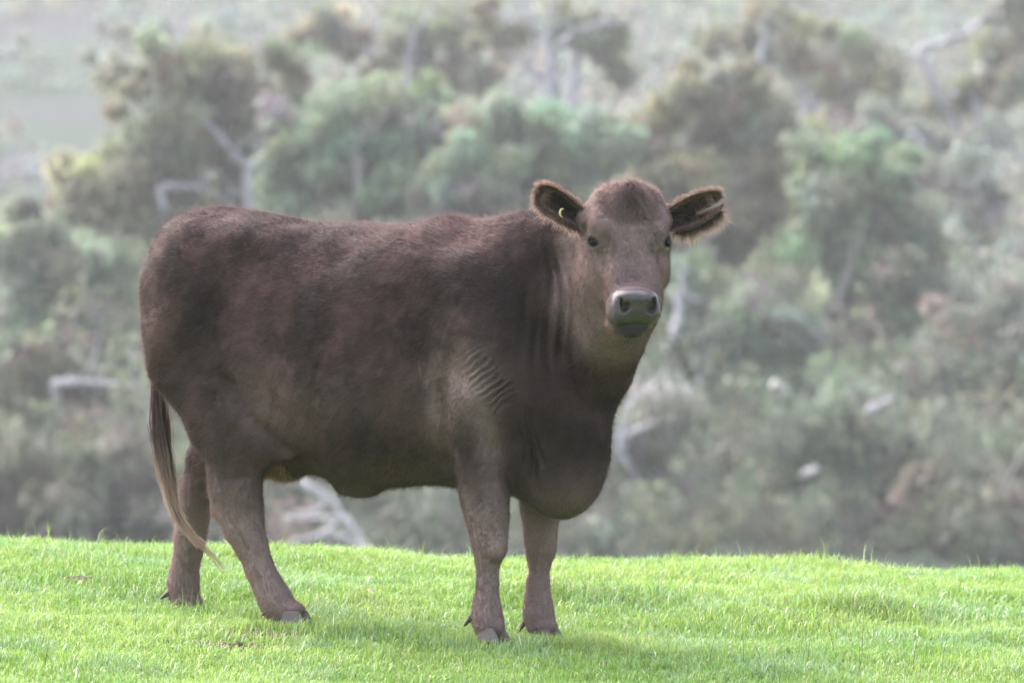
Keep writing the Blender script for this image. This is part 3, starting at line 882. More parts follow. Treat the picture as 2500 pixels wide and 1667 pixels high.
    region_hair('poll_tuft', m, 3000, .042, .0011, (.050, .031, .028), (.30, .21, .19), dpoll, .30, body, bend=Hd * .6)
    m = (np.abs(qa[:, 0]) < .095) & (qa[:, 1] < .10) & (qa[:, 1] > -.03) & (qa[:, 2] > -.09) & (idx < nbody)
    region_hair('poll_tuft', m, 2600, .022, .0010, (.12, .085, .078), (.38, .29, .26), dpoll, .45, body, bend=Hd * .5)
    # loose tan hair in front of the udder
    m = (np.linalg.norm((CV - PB(688, 1146, .06)) / A3([.042, .12, .05]), axis=1) < 1) & (idx < nbody)
    if m.any(): region_hair('belly_tuft', m, 2200, .026, .0011, (.16, .08, .045), (.75, .42, .20), lambda p, nn: nn * .4 + A3([.1, 0, -1.0]), .22, body, mat=mlong)
    # fuzzy belly line
    m = (CN[:, 2] < -.75) & (CV[:, 2] > .35) & (CV[:, 0] < .5) & (idx < nbody)
    region_hair('belly_fringe', m, 5000, .022, .0010, (.06, .036, .032), (.20, .13, .10), lambda p, nn: nn * .7 + A3([-.5, 0, -.2]), .2, body)
    # chin whiskers
    m = (np.linalg.norm(CV - MP(-.012, -.03, -.10), axis=1) < .05) & (CN[:, 2] < -.2) & (idx < nbody)
    region_hair('chin_whiskers', m, 500, .022, .0008, (.10, .08, .055), (.28, .22, .15), lambda p, nn: nn * .7 + A3([0, 0, -.5]), .3, body)
    # tail switch
    path = A3([PB(384, 900, 0), PB(388, 1010, 0), PB(396, 1090, .01), PB(408, 1165, .02), PB(420, 1225, .03), PB(440, 1275, .04), PB(470, 1312, .05), PB(508, 1345, .055), PB(552, 1398, .06)])
    nst = 2000
    sg = 12
    t0 = rs.rand(nst) ** .9 * .42; tl_ = np.clip(.28 + .42 * rs.rand(nst), 0, 1 - t0); tl_[rs.rand(nst) > .16] *= .72
    jit = rs.randn(nst, 3) * A3([.0085, .0085, .004]) + np.repeat(rs.randn(nst // 20, 3), 20, 0)[:nst] * A3([.010, .008, 0])
    flare = np.repeat(rs.randn(nst // 20, 3), 20, 0)[:nst] * A3([.017, .012, .010]) + rs.randn(nst, 3) * .006
    pk_ = np.arange(len(path))
    rows = []; cols = []
    for i in range(sg + 1):
        tt_ = (t0 + tl_ * i / sg) * (len(path) - 1)
        c = np.stack([np.interp(tt_, pk_, path[:, j]) for j in range(3)], 1)
        thick = np.interp(tt_, [0, 1.2, 2.5, 4.2, 5.5, 8], [.5, .8, .72, .32, .16, .12])[:, None]
        c = c + jit * thick + flare * ((i / sg) ** 1.5) * (.5 + .4 * thick) + .003 * np.sin(tt_ * 3 + jit[:, 0] * 900)[:, None] * A3([1, .5, 0])
        wd = .0008 * (1 - .6 * (i / sg) ** 2)
        wv = A3([.8, .5, 0]) * wd
        rows += [c - wv, c + wv]
        g = smooth01(tt_, 1.6, 4.2)[:, None]; tn = (.7 + .6 * ((jit[:, :1] * 300) % 1))
        side = np.clip(.5 + jit[:, :1] * 40, 0, 1)
        cc = (A3([.060, .036, .028]) * (1 - g) + A3([.40, .29, .205]) * g) * tn * (1 + side * .9 * (1 - g))
        cols += [cc, cc]
    V_ = np.stack(rows, 1).reshape(-1, 3); C_ = np.stack(cols, 1).reshape(-1, 3)
    nv_ = 2 * (sg + 1); b = np.arange(nst) * nv_
    Q_ = np.concatenate([np.stack([b + 2 * i, b + 2 * i + 1, b + 2 * i + 3, b + 2 * i + 2], 1) for i in range(sg)])
    o = mesh_obj('tail_switch', V_, Q_, mlong, body); vcol(o, 'Col', C_)
    nm_ = np.repeat(rs.randn(nst, 3) * .5 + A3([-.45, -.8, .3]), nv_, 0); nm_ /= np.linalg.norm(nm_, axis=1, keepdims=True)
    a = o.data.attributes.new('Nrm', 'FLOAT_VECTOR', 'POINT'); a.data.foreach_set('vector', nm_.astype(np.float32).ravel())
# ================================================================== GROUND
def gpt(u, v, y0=-6.0, y1=5.0):
    """photo pixel -> point on the pasture (numeric intersection)"""
    ys = np.linspace(y0, y1, 600)
    s = (D0 + ys) / D0
    xs = (u - 1250) / PXM * s; zs = (833.5 - v) / PXM * s
    g = ground_z(xs, ys)
    i = np.argmax(zs <= g) if (zs <= g).any() else len(ys) - 1
    return A3([xs[i], ys[i], g[i]])

def axis_pts(a, b, fine_a, fine_b, df, growth=1.14):
    pts = list(np.arange(fine_a, fine_b + df, df)); st = df
    p = fine_a
    while p > a: st *= growth; p -= st; pts.insert(0, max(p, a))
    st = df; p = pts[-1]
    while p < b: st *= growth; p += st; pts.append(min(p, b))
    return A3(sorted(set(pts)))
def micro(x, y):
    P = np.stack([x * 1.0, y * 1.0, x * 0], 1)
    nr = np.exp(-(y / 9.) ** 2)
    return (vnoise(P * 1.3, 61) * .022 + vnoise(P * 4.2, 62) * .009 + vnoise(P * 13, 63) * .004) * nr
def gz(x, y): return ground_z(x, y) + micro(np.asarray(x, float).ravel(), np.asarray(y, float).ravel()).reshape(np.shape(x))
gx = axis_pts(-420, 420, -5, 5, .09); gy = axis_pts(-60, 1300, -6, 7, .09, 1.10)
X, Y = np.meshgrid(gx, gy, indexing='ij')
Z = gz(X, Y)
I = np.arange(X.size).reshape(X.shape)
mg = NM('pasture_soil')
geo = mg.add('ShaderNodeNewGeometry'); sep = mg.add('ShaderNodeSeparateXYZ'); mg.link(geo.outputs['Position'], sep.inputs[0])
n1 = mg.noise(3.0, 6, vec=geo.outputs['Position']); n2 = mg.noise(.035, 5, .55, vec=geo.outputs['Position'])
r1_ = mg.ramp(n1.outputs['Fac'], [(.3, (.08, .13, .03)), (.55, (.12, .19, .045)), (.75, (.10, .10, .05))])
r2_ = mg.ramp(n2.outputs['Fac'], [(.35, (.027, .038, .030)), (.5, (.024, .040, .027)), (.62, (.034, .034, .040))])
mr = mg.add('ShaderNodeMapRange'); mr.inputs['From Min'].default_value = 15; mr.inputs['From Max'].default_value = 60
mg.link(sep.outputs['Y'], mr.inputs['Value'])
mg.link(mg.mix(mr.outputs[0], r1_.outputs[0], r2_.outputs[0]), mg.b.inputs['Base Color'])
mg.b.inputs['Roughness'].default_value = .95; mg.b.inputs['Specular IOR Level'].default_value = .1
g_ = mesh_obj('ground', np.stack([X, Y, Z], -1).reshape(-1, 3), np.stack([I[:-1, :-1], I[1:, :-1], I[1:, 1:], I[:-1, 1:]], -1).reshape(-1, 4), mg.m)
tag(g_, 'green pasture crest falling away to a valley and wooded hillside', kind='structure')

# ---- grass blades
rg = np.random.RandomState(5)
bare_spots = [(640, 1562, .16, .10), (900, 1450, .07, .05), (190, 1432, .06, .05), (560, 1592, .16, .08), (1850, 1650, .10, .06), (20, 1605, .12, .06), (300, 1610, .2, .06)]
tufts = [(1450, 1470, .30, .26, 1.9), (2110, 1500, .30, .22, 1.9), (1290, 1450, .12, .2, 1.6), (530, 1520, .32, .16, 1.5), (760, 1560, .22, .12, 1.6), (1560, 1530, .15, .12, 1.4),
         (2250, 1340, .3, .3, 1.5), (700, 1350, .4, .3, 1.4), (120, 1350, .4, .3, 1.3), (1880, 1660, .10, .06, 1.7), (700, 1530, .12, .10, 1.6), (1210, 1575, .10, .06, 1.5), (1340, 1585, .10, .06, 1.5), (450, 1512, .10, .06, 1.4), (2000, 1400, .3, .2, 1.4)]
bs = [(gpt(u, v), a, b) for u, v, a, b in bare_spots]; tf = [(gpt(u, v), a, b, h) for u, v, a, b, h in tufts]
NB = 430000
gxs = rg.uniform(-4.2, 4.2, NB * 3); gys = rg.uniform(-4.5, 6.5, NB * 3)
vis = np.abs(gxs) < 1.75 + (gys + 3) * .07
keep = (rg.rand(len(gxs)) < np.where(vis, 1, .16)) & (rg.rand(len(gxs)) < np.where((gys < -2.6) | (gys > 5.2), .18, 1))
P2 = np.stack([gxs, gys, gxs * 0], 1)
hn = vnoise(P2 * 2.3, 71) * .5 + vnoise(P2 * 7, 72) * .5
sel = np.zeros(len(gxs)); hmul = np.ones(len(gxs))
for c, a, b in bs: sel = np.maximum(sel, np.exp(-(((gxs - c[0]) / a) ** 2 + ((gys - c[1]) / b) ** 2)) * (.95 + hn * .25))
for c, a, b, h in tf: hmul += (h - 1) * np.exp(-(((gxs - c[0]) / a) ** 2 + ((gys - c[1]) / b) ** 2))
keep &= rg.rand(len(gxs)) > sel
for c, fd in feet:      # trodden grass right at the hooves
    wx_ = OX + c[0] * cT - (-c[1]) * sT * 1.0; wy_ = -c[0] * sT + c[1] * cT
    wx_ = OX + c[0] * cT + c[1] * sT
    hmul *= 1 - .28 * np.exp(-((gxs - wx_ - .02) / .09) ** 2 - ((gys - wy_ + .07) / .10) ** 2)
ii = np.flatnonzero(keep)[:NB]; 
gxs, gys, hn, hmul, P2 = gxs[ii], gys[ii], hn[ii], hmul[ii], P2[ii]; n = len(ii)
gzv = gz(gxs, gys) - .004
h = (.029 + .019 * hn + .010 * rg.rand(n)).clip(.012, 1) * hmul * (.6 + .7 * rg.rand(n))
az = rg.uniform(0, 2 * np.pi, n); lean = np.abs(rg.randn(n)) * .70 + .15
dx, dy = np.cos(az), np.sin(az)
wid = (.0021 + .0014 * rg.rand(n)) * (1 + .2 * (hmul - 1))
tall = rg.rand(n) < .012; h[tall] *= 1.9; wid[tall] *= .7; h *= 1 + .25 * np.exp(-((gys - 2.6) / .7) ** 2)
broad = rg.rand(n) < .10; wid[broad] *= 2.2; h[broad] *= .6; lean[broad] += .6
wx, wy = -dy + rg.randn(n) * .4, dx + rg.randn(n) * .4
rt = A3([gxs, gys, gzv]).T; ld = A3([dx * lean, dy * lean, np.ones(n)]).T
ld[:, 0] *= 1; W_ = A3([wx, wy, wx * 0]).T * wid[:, None] / 2
mid_ = rt + A3([dx * lean * .35, dy * lean * .35, np.ones(n) * .62]).T * h[:, None]
tip_ = rt + A3([dx * lean * 1.0, dy * lean * 1.0, np.ones(n) * (1 - .25 * lean.clip(0, 1.6))]).T * h[:, None]
V_ = np.stack([rt - W_, rt + W_, mid_ + W_ * .85, mid_ - W_ * .85, tip_], 1).reshape(-1, 3)
b = np.arange(n) * 5
cn = vnoise(P2 * 2.4, 81) * .9 + vnoise(P2 * 9, 82) * .5 + rg.randn(n) * .32
ca_ = A3([.155, .285, .045]); cb_ = A3([.270, .385, .085]); cc_ = A3([.215, .350, .155])
col = ca_ + (cb_ - ca_) * smooth01(cn, -.8, .7)[:, None]
m_ = (rg.rand(n) < .12 + .5 * smooth01(vnoise(P2 * 3.3, 83) + .5 * vnoise(P2 * 12, 84), .15, .7))[:, None]; col = np.where(m_, cc_, col)
m_ = (rg.rand(n) < .03)[:, None]; col = np.where(m_, A3([.42, .40, .20]), col)
m_ = (rg.rand(n) < .006)[:, None]; col = np.where(m_, A3([.6, .62, .55]), col)
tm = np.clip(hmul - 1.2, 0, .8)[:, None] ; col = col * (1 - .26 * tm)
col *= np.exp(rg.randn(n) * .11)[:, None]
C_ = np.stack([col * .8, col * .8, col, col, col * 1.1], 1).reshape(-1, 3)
mgr = NM('grass_blade')
a_ = mgr.add('ShaderNodeAttribute', attribute_name='Col'); mgr.link(a_.outputs['Color'], mgr.b.inputs['Base Color'])
mgr.b.inputs['Roughness'].default_value = .45; mgr.translucent(a_.outputs['Color'], .42)
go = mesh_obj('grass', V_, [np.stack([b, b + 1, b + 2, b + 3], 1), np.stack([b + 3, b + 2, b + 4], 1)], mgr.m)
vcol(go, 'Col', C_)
tag(go, 'short bright green pasture grass with longer tufts', 'grass', kind='stuff')
# tall wiry seed stalks, some against the crest line
st_px = [(1815, 1640, 85, -2), (1733, 1645, 55, 15), (1860, 1655, 40, -22), (1890, 1660, 45, 45), (1960, 1640, 30, 12), (1972, 1640, 90, 20), (2036, 1620, 60, -14), (2105, 1610, 95, 6), (2100, 1660, 80, -4), (2230, 1640, 75, 18),
         (2330, 1345, 60, 18), (1700, 1345, 40, -6), (1905, 1345, 55, 8), (2210, 1345, 45, 12), (2400, 1350, 60, 14), (110, 1640, 70, 30), (760, 1330, 50, 6), (330, 1560, 60, 8), (2010, 1345, 35, -8), (1130, 1640, 55, 12), (2300, 1640, 60, 14), (1480, 1650, 50, 10)]
rows = []; fq = []
for i, (u, v, hp, ln_) in enumerate(st_px):
    c = gpt(u, v) if v > 1400 else A3([(u - 1250) / PXM * 25 / 22, 3.0, 0])
    c[2] = gz(A3([c[0]]), A3([c[1]]))[0]
    hh = hp / PXM * 1.05 + .03
    for k_ in range(7):
        t = k_ / 6
        p = c + A3([ln_ / PXM * t * t, .01 * t, hh * t]); wdd = .0011 * (1 - .5 * t)
        rows += [p + A3([-wdd, 0, 0]), p + A3([wdd, 0, 0]), p + A3([0, wdd * 1.5, 0])]
    b0 = i * 21
    for k_ in range(6):
        q = b0 + k_ * 3
        for a__, c__ in ((0, 1), (1, 2), (2, 0)): fq.append([q + a__, q + c__, q + 3 + c__, q + 3 + a__])
ms = NM('dry_stalk'); ms.b.inputs['Base Color'].default_value = (.09, .10, .05, 1); ms.b.inputs['Roughness'].default_value = .8
so_ = mesh_obj('grass_stalks', A3(rows), A3(fq), ms.m)
tag(so_, 'thin dark wiry seed stalks rising above the short grass', 'grass stalks', kind='stuff')
# crumbled earth in the bare patches
rows = []; fq = []; cols = []
for c, a, bb in bs[:4]:
    for j in range(110):
        x = c[0] + rg.randn() * a * .42; y = c[1] + rg.randn() * bb * .5; r_ = abs(rg.randn()) * .0035 + .003
        z = gz(A3([x]), A3([y]))[0] + r_ * .4
        u_, f_ = uv_sphere(A3([0, 0, 0]), r_, 7, 5)
        u_ = u_ * (1 + .35 * rg.randn(len(u_), 1).clip(-1, 1)) * A3([1.3, 1.1, .8]) + A3([x, y, z])
        fq.append(f_ + len(rows)); rows += list(u_); cols += [A3([.17, .125, .10]) * (.6 + .7 * rg.rand())] * len(u_)
me2 = NM('earth_clods'); a_ = me2.add('ShaderNodeAttribute', attribute_name='Col'); me2.link(a_.outputs['Color'], me2.b.inputs['Base Color']); me2.b.inputs['Roughness'].default_value = .95
eo = mesh_obj('bare_earth', A3(rows), np.concatenate(fq), me2.m, smooth=False); vcol(eo, 'Col', cols)
tag(eo, 'crumbly brown soil showing in worn patches of the grass', 'soil', kind='stuff')
# ================================================================== BACKGROUND TREES
rt_ = np.random.RandomState(21)
def BG(u, v, y):
    s = (D0 + y) / D0
    return A3([(u - 1250) / PXM * s, y, (833.5 - v) / PXM * s])
def pm(y): return (D0 + y) / D0 / PXM          # metres per photo pixel at depth y

mleaf = NM('gum_leaves')
a_ = mleaf.add('ShaderNodeAttribute', attribute_name='Col'); mleaf.link(a_.outputs['Color'], mleaf.b.inputs['Base Color'])
mleaf.b.inputs['Roughness'].default_value = .5; mleaf.translucent(a_.outputs['Color'], .50)
def bark(name, c0, c1):
    m = NM(name); tcn = m.add('ShaderNodeNewGeometry')
    mp = m.add('ShaderNodeMapping'); mp.inputs['Scale'].default_value = (1, 1, .25); m.link(tcn.outputs['Position'], mp.inputs[0])
    nn = m.noise(2.2, 5, .6, mp.outputs[0]); r = m.ramp(nn.outputs['Fac'], [(.35, c0), (.6, c1)])
    m.link(r.outputs[0], m.b.inputs['Base Color']); m.b.inputs['Roughness'].default_value = .8; m.bump(nn.outputs['Fac'], .4, .05)
    return m.m
b_white = bark('bark_white', (.19, .18, .19), (.36, .345, .365))
b_grey = bark('bark_grey', (.16, .14, .14), (.30, .27, .26))
b_dead = bark('bark_dead', (.24, .22, .23), (.44, .42, .43))

def tube(path, radii, n=9, wob=.08):
    path = A3(path, float); m = len(path); rings = []
    for i in range(m):
        t = path[min(i + 1, m - 1)] - path[max(i - 1, 0)]; t = t / (np.linalg.norm(t) + 1e-9)
        s1 = np.cross(t, A3([.2, .9, .35])); s1 /= np.linalg.norm(s1); s2 = np.cross(t, s1)
        ang = np.linspace(0, 2 * np.pi, n, endpoint=False)
        r = radii[i] * (1 + wob * rt_.randn(n))
        rings.append(path[i] + (np.cos(ang) * r)[:, None] * s1 + (np.sin(ang) * r)[:, None] * s2)
    V = np.concatenate(rings + [path[:1], path[-1:]]); I = np.arange(m * n).reshape(m, n); J = np.roll(I, -1, 1)
    f = np.stack([I[:-1], J[:-1], J[1:], I[1:]], -1).reshape(-1, 4)
    cap = np.concatenate([np.stack([np.full(n, m * n), J[0], I[0], I[0]], 1)[:, :3], np.stack([np.full(n, m * n + 1), I[-1], J[-1]], 1)])
    return V, f, cap
def wiggle(p, q, n, amp):
    t = np.linspace(0, 1, n)[:, None]; o = rt_.randn(n, 3) * amp; o[0] = 0; o[-1] = 0
    o[1:-1] = (o[1:-1] + o[:-2] * .5 + o[2:] * .5)
    return p * (1 - t) + q * t + o
class Geo:
    def __init__(s): s.v = []; s.q = []; s.t = []; s.n = 0
    def add(s, V, q, t): s.v.append(V); s.q.append(q + s.n); s.t.append(t + s.n); s.n += len(V)
    def build(s, name, mat, parent=None): return mesh_obj(name, np.concatenate(s.v), [np.concatenate(s.q), np.concatenate(s.t)], mat, parent)

PAL = {  # reflectance of the foliage: light tips, body, twiggy parts
    'green': ([.230, .305, .195], [.145, .190, .120], [.175, .140, .145]),
    'olive': ([.245, .265, .160], [.155, .165, .105], [.180, .140, .120]),
    'grey':  ([.225, .255, .205], [.145, .165, .130], [.180, .150, .160]),
    'brown': ([.180, .170, .135], [.125, .112, .092], [.160, .120, .115]),
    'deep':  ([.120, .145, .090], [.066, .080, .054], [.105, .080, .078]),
}
def foliage(centres, rad, per, pal, size, base=None):
    """drooping narrow leaves gathered in uneven clumps"""
    A_, B_, T_ = [A3(c) for c in PAL[pal]]
    n = len(centres) * per
    ci = np.repeat(np.arange(len(centres)), per)
    d = rt_.randn(n, 3); d /= np.linalg.norm(d, axis=1, keepdims=True)
    rr_ = rt_.rand(n) ** .45
    sq = A3([1, 1, .72])
    c = centres[ci] + d * sq * (rad[ci] * rr_)[:, None]
    hang = -np.abs(rt_.randn(n)) * .45 * rad[ci]; c[:, 2] += hang
    L_ = size * (.6 + .9 * rt_.rand(n)); w_ = L_ * (.26 + .16 * rt_.rand(n))
    dr = A3([rt_.randn(n) * .5, rt_.randn(n) * .5, -1.0 + rt_.randn(n) * .55]).T + d * .35; dr /= np.linalg.norm(dr, axis=1, keepdims=True)
    sdv = np.cross(dr, rt_.randn(n, 3)); sdv /= np.linalg.norm(sdv, axis=1, keepdims=True)
    V = np.stack([c, c + dr * (L_ * .5)[:, None] + sdv * (w_ / 2)[:, None], c + dr * L_[:, None], c + dr * (L_ * .5)[:, None] - sdv * (w_ / 2)[:, None]], 1).reshape(-1, 3)
    f = np.arange(n * 4).reshape(n, 4)
    tone = rt_.rand(len(centres)); tw = rt_.rand(len(centres)) < .16
    k = np.clip(tone[ci] * .9 + rt_.randn(n) * .28, 0, 1)[:, None]
    col = B_ + (A_ - B_) * k
    col = np.where((tw[ci] & (rt_.rand(n) < .55))[:, None] | (rt_.rand(n) < .07)[:, None], T_, col)
    cj = np.exp(rt_.randn(len(centres), 1) * .20) * (1 + rt_.randn(len(centres), 3) * A3([.10, .03, .10]))
    col = col * cj[ci] * np.exp(rt_.randn(n) * .20)[:, None]
    return V, f, np.repeat(col, 4, 0)
def clump_centres(ells, y, dens):
    ells = [(u, v, a * 1.13, b * 1.13) for u, v, a, b in ells]
    cs = []; rs_ = []
    for (u, v, ru, rv) in ells:
        k = pm(y); c = BG(u, v, y); r = A3([ru * k, (ru + rv) * .5 * k * .9, rv * k])
        nC = int(dens * (ru * rv) / 1050) + 6
        d = rt_.randn(nC, 3); d /= np.linalg.norm(d, axis=1, keepdims=True)
        q = (.25 + .75 * rt_.rand(nC) ** .5)
        p = c + d * r * q[:, None]
        cs.append(p); rs_.append((.34 + .50 * rt_.rand(nC)) * (.55 + .25 * min(r[0], r[2])).clip(.5, 1.05))
    return np.concatenate(cs), np.concatenate(rs_)
def tree(name, label, cat, y, ells, pal='green', barkm=None, limbs=(), base=None, dens=1.15, per=150, size=.34, group='gum trees on the hillside behind the cow', r0=.20):
    k = pm(y)
    cen = [BG(u, v, y) for (u, v, a, b) in ells]
    if base is None: base = (float(np.mean([e[0] for e in ells])) + rt_.uniform(-40, 40))
    bx_ = (base - 1250) * k
    gzb = float(ground_z(bx_, y))
    B = A3([bx_, y, gzb - .3])
    e = empty(name, tuple(B))
    tag(e, label, cat, group)
    cs, rad = clump_centres(ells, y, dens)
    V, f, C = foliage(cs, rad, per, pal, size)
    G = Geo(); barkm = barkm or b_grey
    # trunk rises to the lowest blob, limbs go on to every blob and clump
    low = min(cen, key=lambda p: p[2]); top_t = low * .6 + (sum(cen) / len(cen)) * .4; top_t = A3([B[0] * .35 + top_t[0] * .65, y, low[2]])
    hgt = max(top_t[2] - B[2], .5)
    pth = wiggle(B, top_t, 7, .12); G.add(*tube(pth, np.linspace(r0 * 1.25, r0 * .75, 7)))
    for c in cen:
        s_ = pth[-1] if rt_.rand() < .6 else pth[-2]
        lp = wiggle(s_, c, 6, .22); G.add(*tube(lp, np.linspace(r0 * .6, r0 * .22, 6), 7))
        near_ = np.argsort(np.linalg.norm(cs - c, axis=1))[:14]
        for j in near_[::2]:
            st = lp[rt_.randint(2, 6)]; G.add(*tube(wiggle(st, cs[j], 4, .10), np.linspace(r0 * .26, .02, 4), 5))
    for (pts, rpx) in limbs:
        pp = A3([BG(u, v, y - 1.7) for u, v in pts]); n_ = 6 * (len(pp) - 1) + 1
        tt_ = np.linspace(0, len(pp) - 1, n_); pp = np.stack([np.interp(tt_, np.arange(len(pp)), pp[:, q_]) for q_ in range(3)], 1) + rt_.randn(n_, 3) * .035
        G.add(*tube(pp, np.linspace(rpx * .85, rpx * .25, n_) * k, 9, .12))
        G.add(*tube(wiggle(pth[3], pp[0], 5, .08), np.linspace(rpx, rpx * .85, 5) * k, 8, .1))
        for q_ in (n_ // 3, n_ // 2, n_ * 3 // 4):
            dv = rt_.randn(3) * .5 + A3([0, 0, .6]); G.add(*tube(wiggle(pp[q_], pp[q_] + dv * rt_.uniform(.8, 1.8), 5, .08), np.linspace(rpx * .35, .5, 5) * k, 6, .1))
    V = V - B; 
    o = mesh_obj('crown', V, f, mleaf.m, e, smooth=False); vcol(o, 'Col', C)
    for i in range(len(G.v)): G.v[i] = G.v[i] - B
    G.build('trunk', barkm, e)
    return e

T = tree
T('gum_tree', 'tall olive gum tree at left whose white trunk forks above the cow\'s rump', 'tree', 186,
  [(430, 230, 170, 150), (250, 420, 110, 90), (590, 190, 150, 110), (440, 420, 230, 110), (290, 560, 170, 120), (620, 330, 110, 90)], 'olive', b_white,
  [([(618, 620), (616, 520), (613, 430), (607, 398)], 17), ([(609, 405), (575, 382), (540, 335), (508, 292)], 12), ([(612, 405), (628, 370), (640, 330)], 9), ([(390, 455), (460, 452), (540, 480), (600, 540)], 10)], base=618)
T('gum_tree', 'pale green bushy gum tree directly above the middle of the cow\'s back', 'tree', 181,
  [(760, 350, 160, 110), (920, 290, 180, 90), (820, 480, 200, 110), (1040, 380, 150, 130), (960, 220, 110, 60)], 'green', b_grey, [([(880, 420), (860, 360), (900, 300)], 8)])
T('gum_tree', 'green gum tree between the cow\'s withers and its near ear', 'tree', 178,
  [(1230, 380, 170, 130), (1140, 490, 140, 100), (1380, 350, 150, 110), (1330, 520, 150, 90)], 'green')
T('gum_tree', 'broad dark green gum tree whose domed top rises right above the cow\'s head', 'tree', 184,
  [(1790, 200, 150, 70), (1680, 320, 190, 120), (1880, 350, 170, 120), (1580, 470, 150, 120), (1780, 500, 200, 120), (1950, 540, 130, 120)], 'olive', b_grey,
  [([(1700, 640), (1760, 520), (1830, 420)], 9), ([(1740, 470), (1800, 440), (1880, 420)], 7)])
T('gum_tree', 'rounded green gum tree right of the cow\'s split ear', 'tree', 179,
  [(2080, 420, 150, 120), (2160, 560, 150, 120), (2030, 660, 160, 130), (2210, 720, 140, 130)], 'green', b_grey, [([(2000, 800), (2060, 700), (2100, 560)], 8)])
T('gum_tree', 'tall sparse gum tree at the right edge at mid height', 'tree', 173,
  [(2400, 820, 120, 150), (2330, 980, 130, 130), (2440, 1080, 110, 150)], 'grey', b_dead, [([(2340, 1010), (2400, 1060), (2450, 1120)], 12)], dens=.8)
T('gum_tree', 'thin grey crown at far right level with the cow\'s eyes', 'tree', 204,
  [(2350, 420, 120, 100), (2290, 560, 110, 120), (2440, 620, 90, 130)], 'grey', b_grey, dens=.7)
T('gum_tree', 'grey green gum tree behind the cow\'s chin with a leaning white trunk beside it', 'tree', 171,
  [(1760, 740, 170, 130), (1680, 880, 110, 120), (1880, 800, 130, 130), (1830, 930, 170, 110)], 'green', b_white,
  [([(1610, 960), (1630, 880), (1655, 780), (1668, 700), (1672, 640)], 20), ([(1690, 960), (1715, 900), (1740, 850)], 10)], base=1600)
T('gum_tree', 'low drooping gum tree right of the brisket above the grass', 'tree', 163,
  [(1640, 1060, 130, 130), (1560, 1200, 120, 120), (1720, 1230, 150, 110)], 'grey', b_dead, [([(1512, 1110), (1520, 1050), (1532, 985)], 14), ([(1760, 1095), (1815, 1105), (1862, 1170), (1950, 1235), (1990, 1300)], 12)], base=1520)
T('gum_tree', 'drooping gum tree with pale tips at lower right of the picture', 'tree', 161,
  [(2030, 1010, 150, 110), (2130, 1140, 140, 120), (1960, 1180, 130, 110), (2180, 1270, 170, 90)], 'green', b_grey)
T('gum_tree', 'brown twiggy gum tree in the bottom right corner above the grass', 'tree', 157,
  [(2340, 1200, 130, 100), (2440, 1290, 110, 90), (2290, 1330, 120, 60)], 'brown', b_dead, [([(2420, 1380), (2440, 1250), (2480, 1180)], 9)], dens=.9)
T('gum_tree', 'rounded green tree at left edge level with the cow\'s hip', 'tree', 176,
  [(170, 640, 130, 100), (60, 560, 90, 90), (90, 760, 150, 110), (250, 750, 110, 100)], 'green', b_grey, [([(200, 735), (240, 775), (290, 830)], 9)])
T('gum_tree', 'shadowy tree left of the tail with a pale horizontal branch', 'tree', 168,
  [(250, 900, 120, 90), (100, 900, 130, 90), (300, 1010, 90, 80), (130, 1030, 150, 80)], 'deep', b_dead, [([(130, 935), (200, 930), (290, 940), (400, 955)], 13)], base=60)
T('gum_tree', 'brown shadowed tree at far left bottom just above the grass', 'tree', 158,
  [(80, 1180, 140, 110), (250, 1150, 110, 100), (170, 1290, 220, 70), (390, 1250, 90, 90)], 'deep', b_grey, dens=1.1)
T('gum_tree', 'grey leaved tree seen under the cow\'s belly', 'tree', 166,
  [(1000, 1210, 170, 90), (780, 1180, 140, 90), (1130, 1290, 150, 70), (880, 1290, 170, 70)], 'grey', b_grey, dens=.9)
T('gum_tree', 'gum tree mostly hidden behind the cow\'s barrel', 'tree', 177,
  [(850, 760, 230, 180), (1150, 760, 220, 180), (560, 800, 200, 170), (1420, 760, 160, 150)], 'grey', b_grey)
T('gum_tree', 'distant hazy gum tree at top left of centre with a white trunk', 'tree', 246,
  [(1060, 70, 140, 80), (930, 110, 110, 70), (1130, 150, 90, 60), (800, 60, 90, 60)], 'olive', b_white, [([(985, 230), (1000, 150), (1012, 105), (1000, 60)], 12)], base=985, dens=.8)
T('gum_tree', 'distant gum tree at top centre with several bare white forking limbs', 'tree', 236,
  [(1430, 40, 110, 60), (1190, 50, 90, 60), (1500, 120, 70, 50)], 'olive', b_white,
  [([(1340, 330), (1335, 220), (1345, 140), (1330, 90), (1290, 50), (1262, -20)], 15), ([(1345, 145), (1385, 85), (1450, 60), (1540, 52)], 11), ([(1330, 190), (1280, 160), (1240, 125)], 11), ([(1335, 110), (1340, 40), (1370, -20)], 9)], base=1340, dens=.7)
T('gum_tree', 'distant gum tree at top right of centre with a thin upright white trunk', 'tree', 243,
  [(1900, 60, 130, 70), (2050, 130, 130, 80), (1780, 90, 90, 50), (2130, 230, 100, 70)], 'olive', b_white, [([(1850, 220), (1858, 120), (1868, 60), (1885, 10)], 11)], base=1850, dens=.8)
T('gum_tree', 'distant gum tree at top right corner with a curved pale limb', 'tree', 239,
  [(2440, 150, 90, 110), (2470, 40, 70, 60), (2330, 230, 80, 60)], 'olive', b_white, [([(2240, 120), (2300, 105), (2360, 80), (2400, 45), (2440, 35)], 13)], dens=.7)
T('gum_tree', 'hazy thin crowned gum tree above the right hand trees', 'tree', 232,
  [(2260, 350, 110, 80), (2160, 300, 90, 60), (2250, 460, 80, 70)], 'grey', b_grey, dens=.7)
